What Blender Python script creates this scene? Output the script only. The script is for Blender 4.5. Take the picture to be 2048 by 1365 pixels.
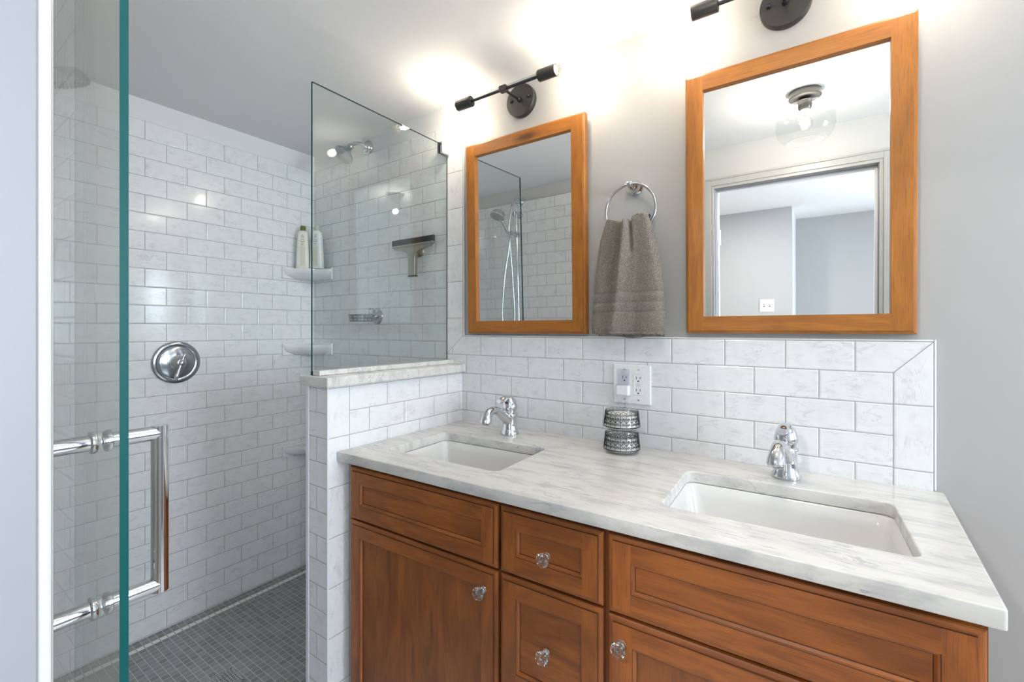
import bpy, math, random
from mathutils import Vector, Matrix, noise
random.seed(7)
PI = math.pi
for o in list(bpy.data.objects): bpy.data.objects.remove(o)
SC = bpy.context.scene
COL = SC.collection
# ------------------------------------------------------------------ camera
cd = bpy.data.cameras.new('camera'); cam = bpy.data.objects.new('camera', cd); COL.objects.link(cam)
cam.location = (1.2704, -1.4658, 1.2895); cam.rotation_euler = (PI/2, 0, 0.60375)
cd.sensor_width = 36; cd.lens = 902.51/2048*36; cd.shift_y = -24.33/2048; cd.clip_start = 0.01
SC.camera = cam
SC.view_settings.view_transform = 'Standard'; SC.view_settings.look = 'None'
SC.view_settings.gamma = 1; SC.view_settings.use_curve_mapping = False
SC.view_settings.exposure = 1.95
# ------------------------------------------------------------------ world + daylight
W = bpy.data.worlds.new('sky'); SC.world = W; W.use_nodes = True
W.node_tree.nodes['Background'].inputs[0].default_value = (0.62, 0.78, 1.0, 1)
W.node_tree.nodes['Background'].inputs[1].default_value = 1.2
def area(name, loc, rot, sx, sy, power, col):
    l = bpy.data.lights.new(name, 'AREA'); l.shape = 'RECTANGLE'; l.size = sx; l.size_y = sy; l.energy = power; l.color = col
    o = bpy.data.objects.new(name, l); COL.objects.link(o); o.location = loc; o.rotation_euler = rot; return o
# daylight through the bathroom window (right) and the hall window, plus an added fill from the hall back
area('bathroom_daylight', (3.60, -0.75, 1.50), (0, math.radians(90), 0), 1.0, 0.9, 19, (0.82, 0.91, 1.0))
area('hall_daylight', (2.99, -2.25, 1.45), (0, math.radians(90), 0), 1.25, 1.2, 25, (0.88, 0.94, 1.0))
area('hall_back_fill', (2.30, -4.24, 1.25), (math.radians(90), 0, math.radians(180)), 0.9, 1.6, 38, (0.84, 0.92, 1.0))  # added fill light through the doorway onto cabinets and backsplash
BULB_W = 0.31
# ------------------------------------------------------------------ measures
TX, TZ = 0.1546, 0.0784
XL = -1.1024            # shower wall
YD = -1.372             # tiled end wall of the shower
YW = -1.385             # painted door wall
CZ = 2.268              # ceiling
ZL, YL = 1.31201, -0.92707
ZT, U0, UB, YK = 1.25829, 0.25591, -0.70045, -0.55552
SF = -0.025
# ------------------------------------------------------------------ node helpers
class N:
    def __init__(s, name):
        s.m = bpy.data.materials.new(name); s.m.use_nodes = True; s.t = s.m.node_tree
        s.p = s.t.nodes['Principled BSDF']; s.out = s.t.nodes['Material Output']
    def n(s, t, **k):
        x = s.t.nodes.new(t)
        for a, b in k.items(): setattr(x, a, b)
        return x
    def l(s, a, b): s.t.links.new(a, b)
    def v(s, sock, val):
        if hasattr(val, 'is_output'): s.l(val, sock)
        else: sock.default_value = val
    def math(s, op, a, b=0.0, c=0.0, clamp=False):
        x = s.n('ShaderNodeMath', operation=op); x.use_clamp = clamp
        s.v(x.inputs[0], a); s.v(x.inputs[1], b); s.v(x.inputs[2], c); return x.outputs[0]
    def mapr(s, a, f0, f1, t0=0.0, t1=1.0, smooth=True):
        x = s.n('ShaderNodeMapRange'); x.interpolation_type = 'SMOOTHSTEP' if smooth else 'LINEAR'
        for i, q in enumerate((a, f0, f1, t0, t1)): s.v(x.inputs[i], q)
        return x.outputs[0]
    def mix(s, f, a, b):
        x = s.n('ShaderNodeMix', data_type='RGBA'); s.v(x.inputs[0], f); s.v(x.inputs[6], a); s.v(x.inputs[7], b); return x.outputs[2]
    def comb(s, x, y, z=0.0):
        c = s.n('ShaderNodeCombineXYZ'); s.v(c.inputs[0], x); s.v(c.inputs[1], y); s.v(c.inputs[2], z); return c.outputs[0]
    def vadd(s, a, b):
        c = s.n('ShaderNodeVectorMath', operation='ADD'); s.v(c.inputs[0], a); s.v(c.inputs[1], b); return c.outputs[0]
    def mapping(s, vec, loc=(0,0,0), rot=(0,0,0), scl=(1,1,1)):
        x = s.n('ShaderNodeMapping'); s.v(x.inputs[0], vec); x.inputs[1].default_value = loc; x.inputs[2].default_value = rot; x.inputs[3].default_value = scl; return x.outputs[0]
    def noise(s, vec, scale, detail=3.0, rough=0.5, dist=0.0, out=0):
        x = s.n('ShaderNodeTexNoise'); s.v(x.inputs['Vector'], vec); x.inputs['Scale'].default_value = scale
        x.inputs['Detail'].default_value = detail; x.inputs['Roughness'].default_value = rough; x.inputs['Distortion'].default_value = dist
        return x.outputs[out]
    def bump(s, h, strength, dist):
        b = s.n('ShaderNodeBump'); b.inputs['Strength'].default_value = strength; b.inputs['Distance'].default_value = dist
        s.l(h, b.inputs['Height']); s.l(b.outputs[0], s.p.inputs['Normal'])
    def uv(s):
        x = s.n('ShaderNodeUVMap'); x.uv_map = 'UVMap'; return x.outputs[0]
    def obj(s): return s.n('ShaderNodeTexCoord').outputs['Object']
    def sep(s, v):
        x = s.n('ShaderNodeSeparateXYZ'); s.l(v, x.inputs[0]); return x.outputs
def plain(name, col, rough=0.5, metal=0.0, **k):
    a = N(name); a.p.inputs['Base Color'].default_value = (*col, 1); a.p.inputs['Roughness'].default_value = rough
    a.p.inputs['Metallic'].default_value = metal
    for q, w in k.items(): a.p.inputs[q.replace('_', ' ')].default_value = w
    return a.m
def paint(name, col, rough=0.55):
    a = N(name); a.p.inputs['Base Color'].default_value = (*col, 1); a.p.inputs['Roughness'].default_value = rough
    a.bump(a.noise(a.obj(), 220, 2), 0.12, 0.001); return a.m
def tile_mat(name, base=(0.76, 0.765, 0.775), grout=(0.30, 0.29, 0.28), veins=0.33):
    a = N(name); s = a.sep(a.uv())
    r = a.math('FLOOR', s[1]); par = a.math('MODULO', a.math('ADD', r, 200.0), 2.0)
    u = a.math('ADD', s[0], a.math('MULTIPLY', par, 0.5))
    c = a.math('FLOOR', u)
    fu = a.math('FRACT', u); fv = a.math('FRACT', s[1])
    eu = a.math('MULTIPLY', a.math('MINIMUM', fu, a.math('SUBTRACT', 1.0, fu)), TX)
    ev = a.math('MULTIPLY', a.math('MINIMUM', fv, a.math('SUBTRACT', 1.0, fv)), TZ)
    e = a.math('MINIMUM', eu, ev)
    wn = a.n('ShaderNodeTexWhiteNoise', noise_dimensions='2D'); a.l(a.comb(c, r), wn.inputs['Vector'])
    off = a.n('ShaderNodeVectorMath', operation='SCALE'); a.l(wn.outputs['Color'], off.inputs[0]); off.inputs['Scale'].default_value = 7.0
    p = a.vadd(a.comb(a.math('MULTIPLY', fu, TX), a.math('MULTIPLY', fv, TZ)), off.outputs[0])
    pm = a.mapping(p, rot=(0, 0, -0.62), scl=(8, 34, 9))
    n1 = a.noise(pm, 1.0, 7, 0.66, 0.7)
    vein = a.mapr(a.math('ABSOLUTE', a.math('SUBTRACT', n1, 0.5)), 0.0, 0.035, 1.0, 0.0)
    n2 = a.noise(a.mapping(p, scl=(1, 1, 1)), 22, 3, 0.5)
    vein = a.math('MULTIPLY', vein, a.mapr(n2, 0.42, 0.66))
    cloud = a.mapr(a.noise(p, 30, 4, 0.6), 0.4, 0.75, 0.0, 0.45)
    col = a.mix(cloud, (*base, 1), (base[0]*0.86, base[1]*0.86, base[2]*0.87, 1))
    col = a.mix(a.math('MULTIPLY', vein, veins), col, (0.36, 0.36, 0.38, 1))
    gm = a.mapr(e, 0.0007, 0.0012, 1.0, 0.0)
    a.l(a.mix(gm, col, (*grout, 1)), a.p.inputs['Base Color'])
    a.l(a.mapr(gm, 0, 1, 0.13, 0.8, False), a.p.inputs['Roughness'])
    h = a.math('ADD', a.mapr(e, 0.0006, 0.0045), a.math('MULTIPLY', a.noise(p, 9, 1), 0.25))
    a.bump(h, 0.55, 0.0014)
    return a.m
def mosaic_mat(name):
    a = N(name); s = a.sep(a.uv())          # uv in tiles
    c = a.math('FLOOR', s[0]); r = a.math('FLOOR', s[1])
    fu = a.math('FRACT', s[0]); fv = a.math('FRACT', s[1])
    e = a.math('MINIMUM', a.math('MINIMUM', fu, a.math('SUBTRACT', 1.0, fu)), a.math('MINIMUM', fv, a.math('SUBTRACT', 1.0, fv)))
    wn = a.n('ShaderNodeTexWhiteNoise', noise_dimensions='2D'); a.l(a.comb(c, r), wn.inputs['Vector'])
    tone = a.mapr(wn.outputs['Value'], 0, 1, 0.0, 1.0, False)
    col = a.mix(tone, (0.22, 0.22, 0.225, 1), (0.34, 0.34, 0.345, 1))
    col = a.mix(a.math('MULTIPLY', a.noise(a.comb(s[0], s[1]), 1.3, 4), 0.35), col, (0.25, 0.25, 0.25, 1))
    isw = a.math('MULTIPLY', a.math('GREATER_THAN', s[0], 2.0), a.math('LESS_THAN', s[0], 3.0))
    col = a.mix(isw, col, (0.85, 0.83, 0.79, 1))
    gm = a.mapr(e, 0.03, 0.055, 1.0, 0.0)
    gc = a.mix(isw, (0.58, 0.57, 0.54, 1), (0.2, 0.2, 0.2, 1))
    a.l(a.mix(gm, col, gc), a.p.inputs['Base Color']); a.p.inputs['Roughness'].default_value = 0.42
    a.bump(a.mapr(e, 0.02, 0.12), 0.5, 0.001)
    return a.m
def marble_mat(name, rough=0.16):
    a = N(name); p = a.obj()
    pm = a.mapping(p, rot=(0, 0, 0.82), scl=(4.5, 26, 14))
    n1 = a.noise(pm, 1.0, 8, 0.68, 0.7)
    vein = a.mapr(a.math('ABSOLUTE', a.math('SUBTRACT', n1, 0.52)), 0.0, 0.032, 1.0, 0.0)
    msk = a.mapr(a.noise(p, 7.5, 3), 0.45, 0.68)
    soft = a.mapr(a.noise(a.mapping(p, rot=(0, 0, 0.82), scl=(7, 34, 20)), 1.0, 6, 0.7), 0.42, 0.70, 0, 0.75)
    dark = a.mapr(a.noise(a.mapping(p, rot=(0, 0, 0.78), scl=(16, 70, 40)), 1.2, 4, 0.7), 0.64, 0.72)
    col = a.mix(soft, (0.66, 0.645, 0.61, 1), (0.42, 0.42, 0.42, 1))
    col = a.mix(a.math('MULTIPLY', a.math('MULTIPLY', vein, msk), 0.75), col, (0.34, 0.35, 0.37, 1))
    col = a.mix(a.math('MULTIPLY', dark, 0.75), col, (0.30, 0.31, 0.33, 1))
    a.l(col, a.p.inputs['Base Color']); a.p.inputs['Roughness'].default_value = rough
    return a.m
def wood_mat(name, strips=False, tint=1.0, c1=(0.42, 0.125, 0.020), c2=(0.165, 0.042, 0.008)):
    a = N(name); uv = a.uv(); s = a.sep(uv)
    big = a.noise(a.mapping(uv, scl=(3.2, 16, 1)), 1.0, 4, 0.55, 1.6)
    fine = a.noise(a.mapping(uv, scl=(14, 420, 1)), 1.0, 3, 0.6)
    mott = a.noise(a.mapping(uv, scl=(9, 14, 1)), 1.0, 3)
    f = a.math('ADD', a.math('MULTIPLY', a.mapr(big, 0.3, 0.7), 0.6), a.math('MULTIPLY', mott, 0.35))
    col = a.mix(f, (*[c*tint for c in c1], 1), (*[c*tint for c in c2], 1))
    col = a.mix(a.math('MULTIPLY', a.mapr(fine, 0.45, 0.75), 0.45), col, (0.075*tint, 0.026*tint, 0.008*tint, 1))
    if strips:
        st = a.math('FLOOR', a.math('DIVIDE', a.math('ADD', s[1], a.math('MULTIPLY', a.noise(a.comb(0, s[1]), 2.0), 0.05)), 0.082))
        wn = a.n('ShaderNodeTexWhiteNoise', noise_dimensions='1D'); a.l(st, wn.inputs['W'])
        col = a.mix(a.math('MULTIPLY', wn.outputs['Value'], 0.38), col, (0.11*tint, 0.034*tint, 0.010*tint, 1))
        cr = a.noise(a.mapping(uv, scl=(2.0, 26, 1)), 1.0, 3, 0.5, 0.4); cmk = a.mapr(a.noise(a.mapping(uv, loc=(3, 5, 0), scl=(5, 9, 1)), 1.0, 2), 0.55, 0.66)
        col = a.mix(a.math('MULTIPLY', a.math('MULTIPLY', a.mapr(a.math('ABSOLUTE', a.math('SUBTRACT', cr, 0.5)), 0.0, 0.012, 1.0, 0.0), cmk), 0.9), col, (0.02, 0.007, 0.003, 1))
    # knots
    vo = a.n('ShaderNodeTexVoronoi', feature='F1'); a.l(a.mapping(uv, scl=(2.6, 8.5, 1)), vo.inputs['Vector']); vo.inputs['Scale'].default_value = 1.0
    pick = a.math('GREATER_THAN', a.sep(vo.outputs['Color'])[0], 0.48)
    kn = a.math('MULTIPLY', a.mapr(a.math('ADD', vo.outputs['Distance'], a.math('MULTIPLY', mott, 0.08)), 0.07, 0.24, 1.0, 0.0), pick)
    col = a.mix(a.math('MULTIPLY', kn, 0.8), col, (0.045, 0.013, 0.004, 1))
    a.l(col, a.p.inputs['Base Color']); a.p.inputs['Roughness'].default_value = 0.42
    a.p.inputs['Coat Weight'].default_value = 0.08; a.p.inputs['Coat Roughness'].default_value = 0.2
    a.bump(fine, 0.12, 0.0005)
    return a.m
def thin_glass(name, tint, ior=1.5, rough=0.0):
    a = N(name); t = a.t; t.nodes.remove(a.p)
    tr = a.n('ShaderNodeBsdfTransparent'); tr.inputs[0].default_value = (*tint, 1)
    gl = a.n('ShaderNodeBsdfGlossy'); gl.inputs['Roughness'].default_value = rough; gl.inputs[0].default_value = (1, 1, 1, 1)
    ge = a.n('ShaderNodeNewGeometry'); dt = a.n('ShaderNodeVectorMath', operation='DOT_PRODUCT')
    a.l(ge.outputs['Incoming'], dt.inputs[0]); a.l(ge.outputs['Normal'], dt.inputs[1])
    c = a.math('SUBTRACT', 1.0, a.math('ABSOLUTE', dt.outputs['Value']), clamp=True)
    f0 = ((ior-1)/(ior+1))**2          # Schlick reflectance, the same from both sides of the sheet
    fr = a.math('ADD', a.math('MULTIPLY', a.math('POWER', c, 5.0), 1-f0), f0)
    mx = a.n('ShaderNodeMixShader'); a.l(fr, mx.inputs[0]); a.l(tr.outputs[0], mx.inputs[1]); a.l(gl.outputs[0], mx.inputs[2])
    a.l(mx.outputs[0], a.out.inputs[0]); return a.m
def emit(name, col, st):
    a = N(name); a.p.inputs['Base Color'].default_value = (1, 1, 1, 1); a.p.inputs['Emission Color'].default_value = (*col, 1)
    a.p.inputs['Emission Strength'].default_value = st; return a.m
def solid_glass(name, col=(1, 1, 1)):
    a = N(name); a.p.inputs['Base Color'].default_value = (*col, 1); a.p.inputs['Roughness'].default_value = 0.0
    a.p.inputs['IOR'].default_value = 1.5; a.p.inputs['Transmission Weight'].default_value = 1.0; return a.m
def towel_mat():
    a = N('grey_terry'); p = a.obj(); s = a.sep(p)
    n = a.noise(p, 620, 2, 0.6); vo = a.n('ShaderNodeTexVoronoi'); a.l(p, vo.inputs['Vector']); vo.inputs['Scale'].default_value = 520
    sm = 0.0
    z = s[2]
    for z0, w in ((1.404, 0.0055), (1.373, 0.0045), (1.343, 0.0045), (1.279, 0.0035)):
        b = a.mapr(a.math('ABSOLUTE', a.math('SUBTRACT', z, z0)), w*0.7, w, 1.0, 0.0)
        sm = a.math('MAXIMUM', sm, b)
    pile = a.mapr(a.math('ADD', a.math('MULTIPLY', n, 0.6), a.math('MULTIPLY', vo.outputs['Distance'], 0.5)), 0.35, 0.85)
    col = a.mix(pile, (0.15, 0.122, 0.092, 1), (0.58, 0.50, 0.40, 1))  # light and dark speckle paints the shading of the pile into the colour
    col = a.mix(sm, col, (0.20, 0.175, 0.145, 1))
    a.l(col, a.p.inputs['Base Color']); a.p.inputs['Roughness'].default_value = 0.95
    a.p.inputs['Sheen Weight'].default_value = 0.3
    a.bump(a.math('MULTIPLY', pile, a.math('SUBTRACT', 1.0, sm)), 1.0, 0.004)
    return a.m
# ------------------------------------------------------------------ materials
wall_paint = paint('wall_paint', (0.40, 0.395, 0.385)); wall_white = paint('white_wall_paint', (0.72, 0.72, 0.72))
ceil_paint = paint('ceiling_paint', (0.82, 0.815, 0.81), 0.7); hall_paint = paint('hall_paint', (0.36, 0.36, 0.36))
trim_white = plain('white_trim_paint', (0.78, 0.79, 0.82), 0.35)
tile = tile_mat('white_marble_tile'); grout_m = plain('grout', (0.33, 0.32, 0.31), 0.85)
mosaic = mosaic_mat('slate_mosaic'); marble = marble_mat('white_carrara'); ceramic = plain('white_ceramic', (0.66, 0.655, 0.64), 0.08, Coat_Weight=0.4)
shelf_cer = plain('shelf_ceramic', (0.75, 0.75, 0.76), 0.12)
wood = wood_mat('stained_alder', tint=1.0); woodp = wood_mat('stained_alder_panel', True, 0.95)
frame_wood = wood_mat('honey_alder', c1=(0.46, 0.170, 0.018), c2=(0.28, 0.088, 0.010))
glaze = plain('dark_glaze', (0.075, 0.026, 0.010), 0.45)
chrome = plain('polished_chrome', (0.66, 0.67, 0.69), 0.06, 1.0); satin = plain('satin_nickel', (0.62, 0.62, 0.62), 0.28, 1.0)
brushed = plain('brushed_steel', (0.36, 0.345, 0.31), 0.42, 1.0)
gun = plain('dark_nickel', (0.085, 0.082, 0.078), 0.38, 0.8); gun2 = plain('dark_gunmetal_rod', (0.07, 0.075, 0.085), 0.3, 0.8)
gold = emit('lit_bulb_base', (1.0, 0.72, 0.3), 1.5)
shglass = thin_glass('shower_glass', (0.950, 0.974, 0.965)); edge_teal = plain('glass_edge_teal', (0.0, 0.060, 0.060), 0.45, 0.0, Specular_IOR_Level=0.2)
bulb_glass = thin_glass('bulb_glass', (0.97, 0.97, 0.97), 1.35); shade_glass = thin_glass('seeded_glass', (0.93, 0.94, 0.94), 1.45)
jar_glass = thin_glass('jar_glass', (0.985, 0.99, 0.987), 1.38)
filament = emit('filament', (1.0, 0.86, 0.66), 90)
mirror_m = plain('mirror_silver', (0.90, 0.92, 0.915), 0.0, 1.0)
crystal = solid_glass('crystal'); black = plain('black_rubber', (0.02, 0.02, 0.022), 0.5); black_p = plain('black_print', (0.012, 0.012, 0.012), 0.35)
plastic = plain('white_plastic', (0.80, 0.80, 0.80), 0.3); slotm = plain('dark_slot', (0.02, 0.02, 0.02), 0.6)
towel_m = towel_mat(); cap_green = plain('olive_cap', (0.12, 0.16, 0.03), 0.35); cap_pale = plain('pale_cap', (0.55, 0.57, 0.45), 0.35)
bot_cream = plain('cream_bottle', (0.72, 0.71, 0.63), 0.3); bot_white = plain('white_bottle', (0.76, 0.77, 0.77), 0.3)
printg = plain('grey_print', (0.30, 0.30, 0.30), 0.5); printo = plain('olive_print', (0.28, 0.30, 0.12), 0.5); printb = plain('beige_print', (0.60, 0.57, 0.42), 0.5)
blue_clear = thin_glass('clear_blue_plastic', (0.93, 0.935, 0.97), 1.4); vinyl = thin_glass('clear_vinyl', (0.85, 0.86, 0.86), 1.4)
red_dot = plain('red_mark', (0.35, 0.01, 0.02), 0.4); blue_dot = plain('blue_mark', (0.01, 0.02, 0.25), 0.4)
hall_floor = plain('hall_floor_boards', (0.40, 0.33, 0.25), 0.4)
bath_floor = tile_mat('pale_floor_tile', (0.66, 0.66, 0.65), (0.4, 0.4, 0.4), 0.3)
# ------------------------------------------------------------------ mesh builder
class MB:
    def __init__(s): s.v = []; s.f = []; s.uv = []; s.mi = []; s.M = None
    def add(s, vs, fs, mi=0, uvs=None):
        b = len(s.v)
        for p in vs: s.v.append(tuple(s.M @ Vector(p)) if s.M else tuple(p))
        for i, f in enumerate(fs):
            s.f.append([b+k for k in f]); s.mi.append(mi)
            s.uv.append(uvs[i] if uvs else [(0.0, 0.0)]*len(f))
        return s
    def box(s, a, b, mi=0, grain=None, off=None):
        x0, y0, z0 = a; x1, y1, z1 = b
        vs = [(x0,y0,z0),(x1,y0,z0),(x1,y1,z0),(x0,y1,z0),(x0,y0,z1),(x1,y0,z1),(x1,y1,z1),(x0,y1,z1)]
        fs = [(0,3,2,1),(4,5,6,7),(0,1,5,4),(1,2,6,5),(2,3,7,6),(3,0,4,7)]
        uvs = None
        if grain is not None:
            o = off if off else (random.random()*9, random.random()*9)
            ax = 'xyz'.index(grain); oth = [i for i in range(3) if i != ax]
            uvs = [[(vs[k][ax]+o[0], vs[k][oth[0]]+vs[k][oth[1]]+o[1]) for k in f] for f in fs]
        return s.add(vs, fs, mi, uvs)
    def loft(s, rings, mi=0, closed=True, cap0=False, cap1=False):
        n = len(rings[0]); vs = [p for r in rings for p in r]; fs = []
        for i in range(len(rings)-1):
            for j in range(n if closed else n-1):
                k = (j+1) % n; fs.append((i*n+j, i*n+k, (i+1)*n+k, (i+1)*n+j))
        if cap0: fs.append(tuple(reversed(range(n))))
        if cap1: fs.append(tuple(range((len(rings)-1)*n, len(rings)*n)))
        return s.add(vs, fs, mi)
    def lathe(s, prof, o=(0,0,0), ax=(0,0,1), n=32, mi=0, caps=True):
        ax = Vector(ax).normalized(); t = Vector((1,0,0)) if abs(ax.x) < 0.9 else Vector((0,1,0))
        e1 = ax.cross(t).normalized(); e2 = ax.cross(e1); o = Vector(o); rings = []
        for r, h in prof:
            r = max(r, 1e-5)
            rings.append([o+ax*h+e1*(r*math.cos(2*PI*k/n))+e2*(r*math.sin(2*PI*k/n)) for k in range(n)])
        return s.loft(rings, mi, True, caps, caps)
    def tube(s, pts, r, n=12, mi=0, caps=True, closed=False, sx=1.0):
        P = [Vector(p) for p in pts]; m = len(P); rr = r if isinstance(r, (list, tuple)) else [r]*m
        rings = []; up = None
        for i in range(m):
            if closed: d = P[(i+1) % m]-P[i-1]
            else: d = P[min(i+1, m-1)]-P[max(i-1, 0)]
            d.normalize()
            if up is None:
                up = Vector((0,0,1)) if abs(d.z) < 0.9 else Vector((0,1,0))
            a = (up-d*up.dot(d)).normalized(); up = a; b = d.cross(a)
            rings.append([P[i]+a*(rr[i]*math.cos(2*PI*k/n))+b*(sx*rr[i]*math.sin(2*PI*k/n)) for k in range(n)])
        if closed: rings.append(rings[0]); caps = False
        return s.loft(rings, mi, True, caps, caps)
    def build(s, name, mats, parent=None, smooth=None, bevel=None, label=None, loc=None):
        me = bpy.data.meshes.new(name); me.from_pydata(s.v, [], s.f)
        for m in (mats if isinstance(mats, (list, tuple)) else [mats]): me.materials.append(m)
        me.polygons.foreach_set('material_index', s.mi)
        uvl = me.uv_layers.new(name='UVMap'); flat = [c for f in s.uv for p in f for c in p]
        uvl.data.foreach_set('uv', flat)
        me.validate(); me.update()
        if smooth is not None:
            me.polygons.foreach_set('use_smooth', [True]*len(me.polygons))
            me.set_sharp_from_angle(angle=math.radians(smooth))
        o = bpy.data.objects.new(name, me); COL.objects.link(o)
        if parent: o.parent = parent
        if loc: o.location = loc
        if bevel:
            b = o.modifiers.new('bevel', 'BEVEL'); b.width = bevel; b.segments = 2; b.limit_method = 'ANGLE'; b.angle_limit = math.radians(40)
        if label: o['label'] = label
        return o
def tag(o, label=None, cat=None, group=None, kind=None):
    if label: o['label'] = label
    if cat: o['category'] = cat
    if group: o['group'] = group
    if kind: o['kind'] = kind
    return o
def thing(name, label, cat, loc=(0,0,0), rz=0, group=None):
    o = bpy.data.objects.new(name, None); COL.objects.link(o); o.location = loc; o.rotation_euler = (0, 0, rz)
    o.empty_display_size = 0.05
    return tag(o, label, cat, group)
def copy_tree(o, parent=None):
    c = o.copy(); COL.objects.link(c)
    if parent: c.parent = parent
    for ch in [x for x in bpy.data.objects if x.parent == o]: copy_tree(ch, c)
    return c
def struct(name, mb, mat, parent=None, **k):
    o = mb.build(name, mat, parent, **k)
    if not parent: o['kind'] = 'structure'
    return o
def spl(pts, m=8):
    P = [Vector(p) for p in pts]; P = [P[0]*2-P[1]]+P+[P[-1]*2-P[-2]]; out = []
    for i in range(1, len(P)-2):
        for k in range(m):
            t = k/m; a, b, c, d = P[i-1:i+3]
            out.append(0.5*((2*b)+(c-a)*t+(2*a-5*b+4*c-d)*t*t+(3*b-a-3*c+d)*t**3))
    out.append(P[-2]); return out
def rrect(x0, x1, y0, y1, r, z, n=6):
    out = []
    for cx, cy, a0 in ((x1-r, y1-r, 0), (x0+r, y1-r, 90), (x0+r, y0+r, 180), (x1-r, y0+r, 270)):
        for k in range(n+1):
            a = math.radians(a0+90*k/n); out.append((cx+r*math.cos(a), cy+r*math.sin(a), z))
    return out
# ------------------------------------------------------------------ room shell
# tile facing helper: quads lying in a wall plane with UV in tile units
def facing(mb, quads, place, uvf):
    for q in quads:
        vs = [place(*p) for p in q]; mb.add(vs, [tuple(range(len(q)))], 0, [[uvf(*p) for p in q]])
def slab_facing(name, quads, place, uvf, parent, depth):
    """tile sheet with thickness: front quads plus a box of grout behind them"""
    mb = MB(); facing(mb, quads, place, uvf); return mb.build(name, [tile, grout_m], parent)
T = 0.010
# wall_left (shower valve wall)
wl = struct('wall_left', MB().box((XL-0.11, YW-0.12, -0.1), (XL-T, 0.12, CZ+0.02)), wall_white)
mb = MB(); mb.box((XL-T+0.0005, YD, SF-0.05), (XL-0.0006, -0.0005, 2.1735), 1)
facing(mb, [((YD, SF-0.05), (0.0, SF-0.05), (0.0, 2.174), (YD, 2.174))], lambda y, z: (XL, y, z), lambda y, z: ((y-YL)/TX, (z-ZL)/TZ))
mb.build('tile_facing', [tile, grout_m], wl)
# wall_back (vanity wall)
wb = struct('wall_back', MB().box((0.0, T-0.002, -0.1), (3.70, 0.13, CZ+0.02)).box((XL-0.11, T-0.002, -0.1), (0.0, 0.13, CZ+0.02), 1), [wall_paint, wall_white])
XS0, XS1 = -0.0890, 0.0050      # upright border strip beside the glass
mb = MB()
mb.box((XL, 0.0006, SF-0.05), (XS1, T-0.0022, 2.1735), 1); mb.box((XS1, 0.0006, 0.8), (1.4885, T-0.0022, ZT-0.0005), 1)
P_ = lambda x, z: (x, 0.0, z)
facing(mb, [((XL, SF-0.05), (XS0, SF-0.05), (XS0, 2.174), (XL, 2.174))], P_, lambda x, z: ((x-UB)/TX+0.5, (z-ZL)/TZ))
mb_ = lambda x, z: ((x-U0)/TX, (z-ZT)/TZ+21)   # top row (parity odd at 20) -> joints at U0
def uvb(x, z): return ((x-U0)/TX, (z-ZT)/TZ+1.0)   # row 0 is the top row: joints at U0 + k
XR0, XR1 = 1.4146, 1.4890
facing(mb, [((XS1+TZ*0.0, 0.85), (XR0, 0.85), (XR0, ZT-TZ), (XS1, ZT-TZ)), ((XS1, ZT-TZ), (XR0, ZT-TZ), (XR1, ZT), (XS1, ZT))], P_, uvb)
# the strip beside the glass: upright tiles, joints every TX
def uvs(z0, x0, w): return lambda x, z: ((z-z0)/TX*(TX/0.158), (x-x0)/w*0.999+0.0005)
facing(mb, [((XS0, 1.18), (XS1, 1.26), (XS1, 2.174), (XS0, 2.09))], P_, uvs(1.3348, XS0, XS1-XS0))
facing(mb, [((XS0, 2.09), (XS1, 2.174), (XS0, 2.174))], P_, lambda x, z: ((x-UB)/TX+0.5, (z-ZL)/TZ))
facing(mb, [((XS0, 0.8), (XS1, 0.8), (XS1, 1.26), (XS0, 1.18))], P_, uvb)
facing(mb, [((XR0, 0.85), (XR1, 0.85), (XR1, ZT), (XR0, ZT-TZ))], P_, lambda x, z: ((z-0.943)/0.159, (x-XR0)/(XR1-XR0)*0.999+0.0005))
for (xa, za, xb, zb) in ((XR0, ZT-TZ, XR1, ZT), (XS0, 1.18, XS1, 1.26), (XS0, 2.09, XS1, 2.174)):
    d = Vector((xb-xa, 0, zb-za)).normalized(); nn = Vector((-d.z, 0, d.x))*0.0009; a = Vector((xa, -0.0003, za)); b = Vector((xb, -0.0003, zb))
    mb.add([a-nn, b-nn, b+nn, a+nn], [(0, 1, 2, 3)], 1)
for (xa, za, xb, zb) in ((XS0, 1.14, XS0, 2.174), (XR0, 0.85, XR0, ZT-TZ)):
    mb.add([(xa-0.0008, -0.0003, za), (xa+0.0008, -0.0003, za), (xb+0.0008, -0.0003, zb), (xb-0.0008, -0.0003, zb)], [(0, 1, 2, 3)], 1)
mb.build('tile_facing', [tile, grout_m], wb)
mbn = MB()          # glazed rounded trim edges of the tiling
mbn.box((XS1, 0.0, ZT), (XS1+0.006, T-0.0022, 2.176)); mbn.box((XR1, 0.0, 0.9002), (XR1+0.005, T-0.0022, ZT+0.005)); mbn.box((XS1+0.006, 0.0, ZT), (XR1, T-0.0022, ZT+0.005))
mbn.build('edge_trim', plain('glazed_edge', (0.74, 0.75, 0.76), 0.15), wb, bevel=0.002)
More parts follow.
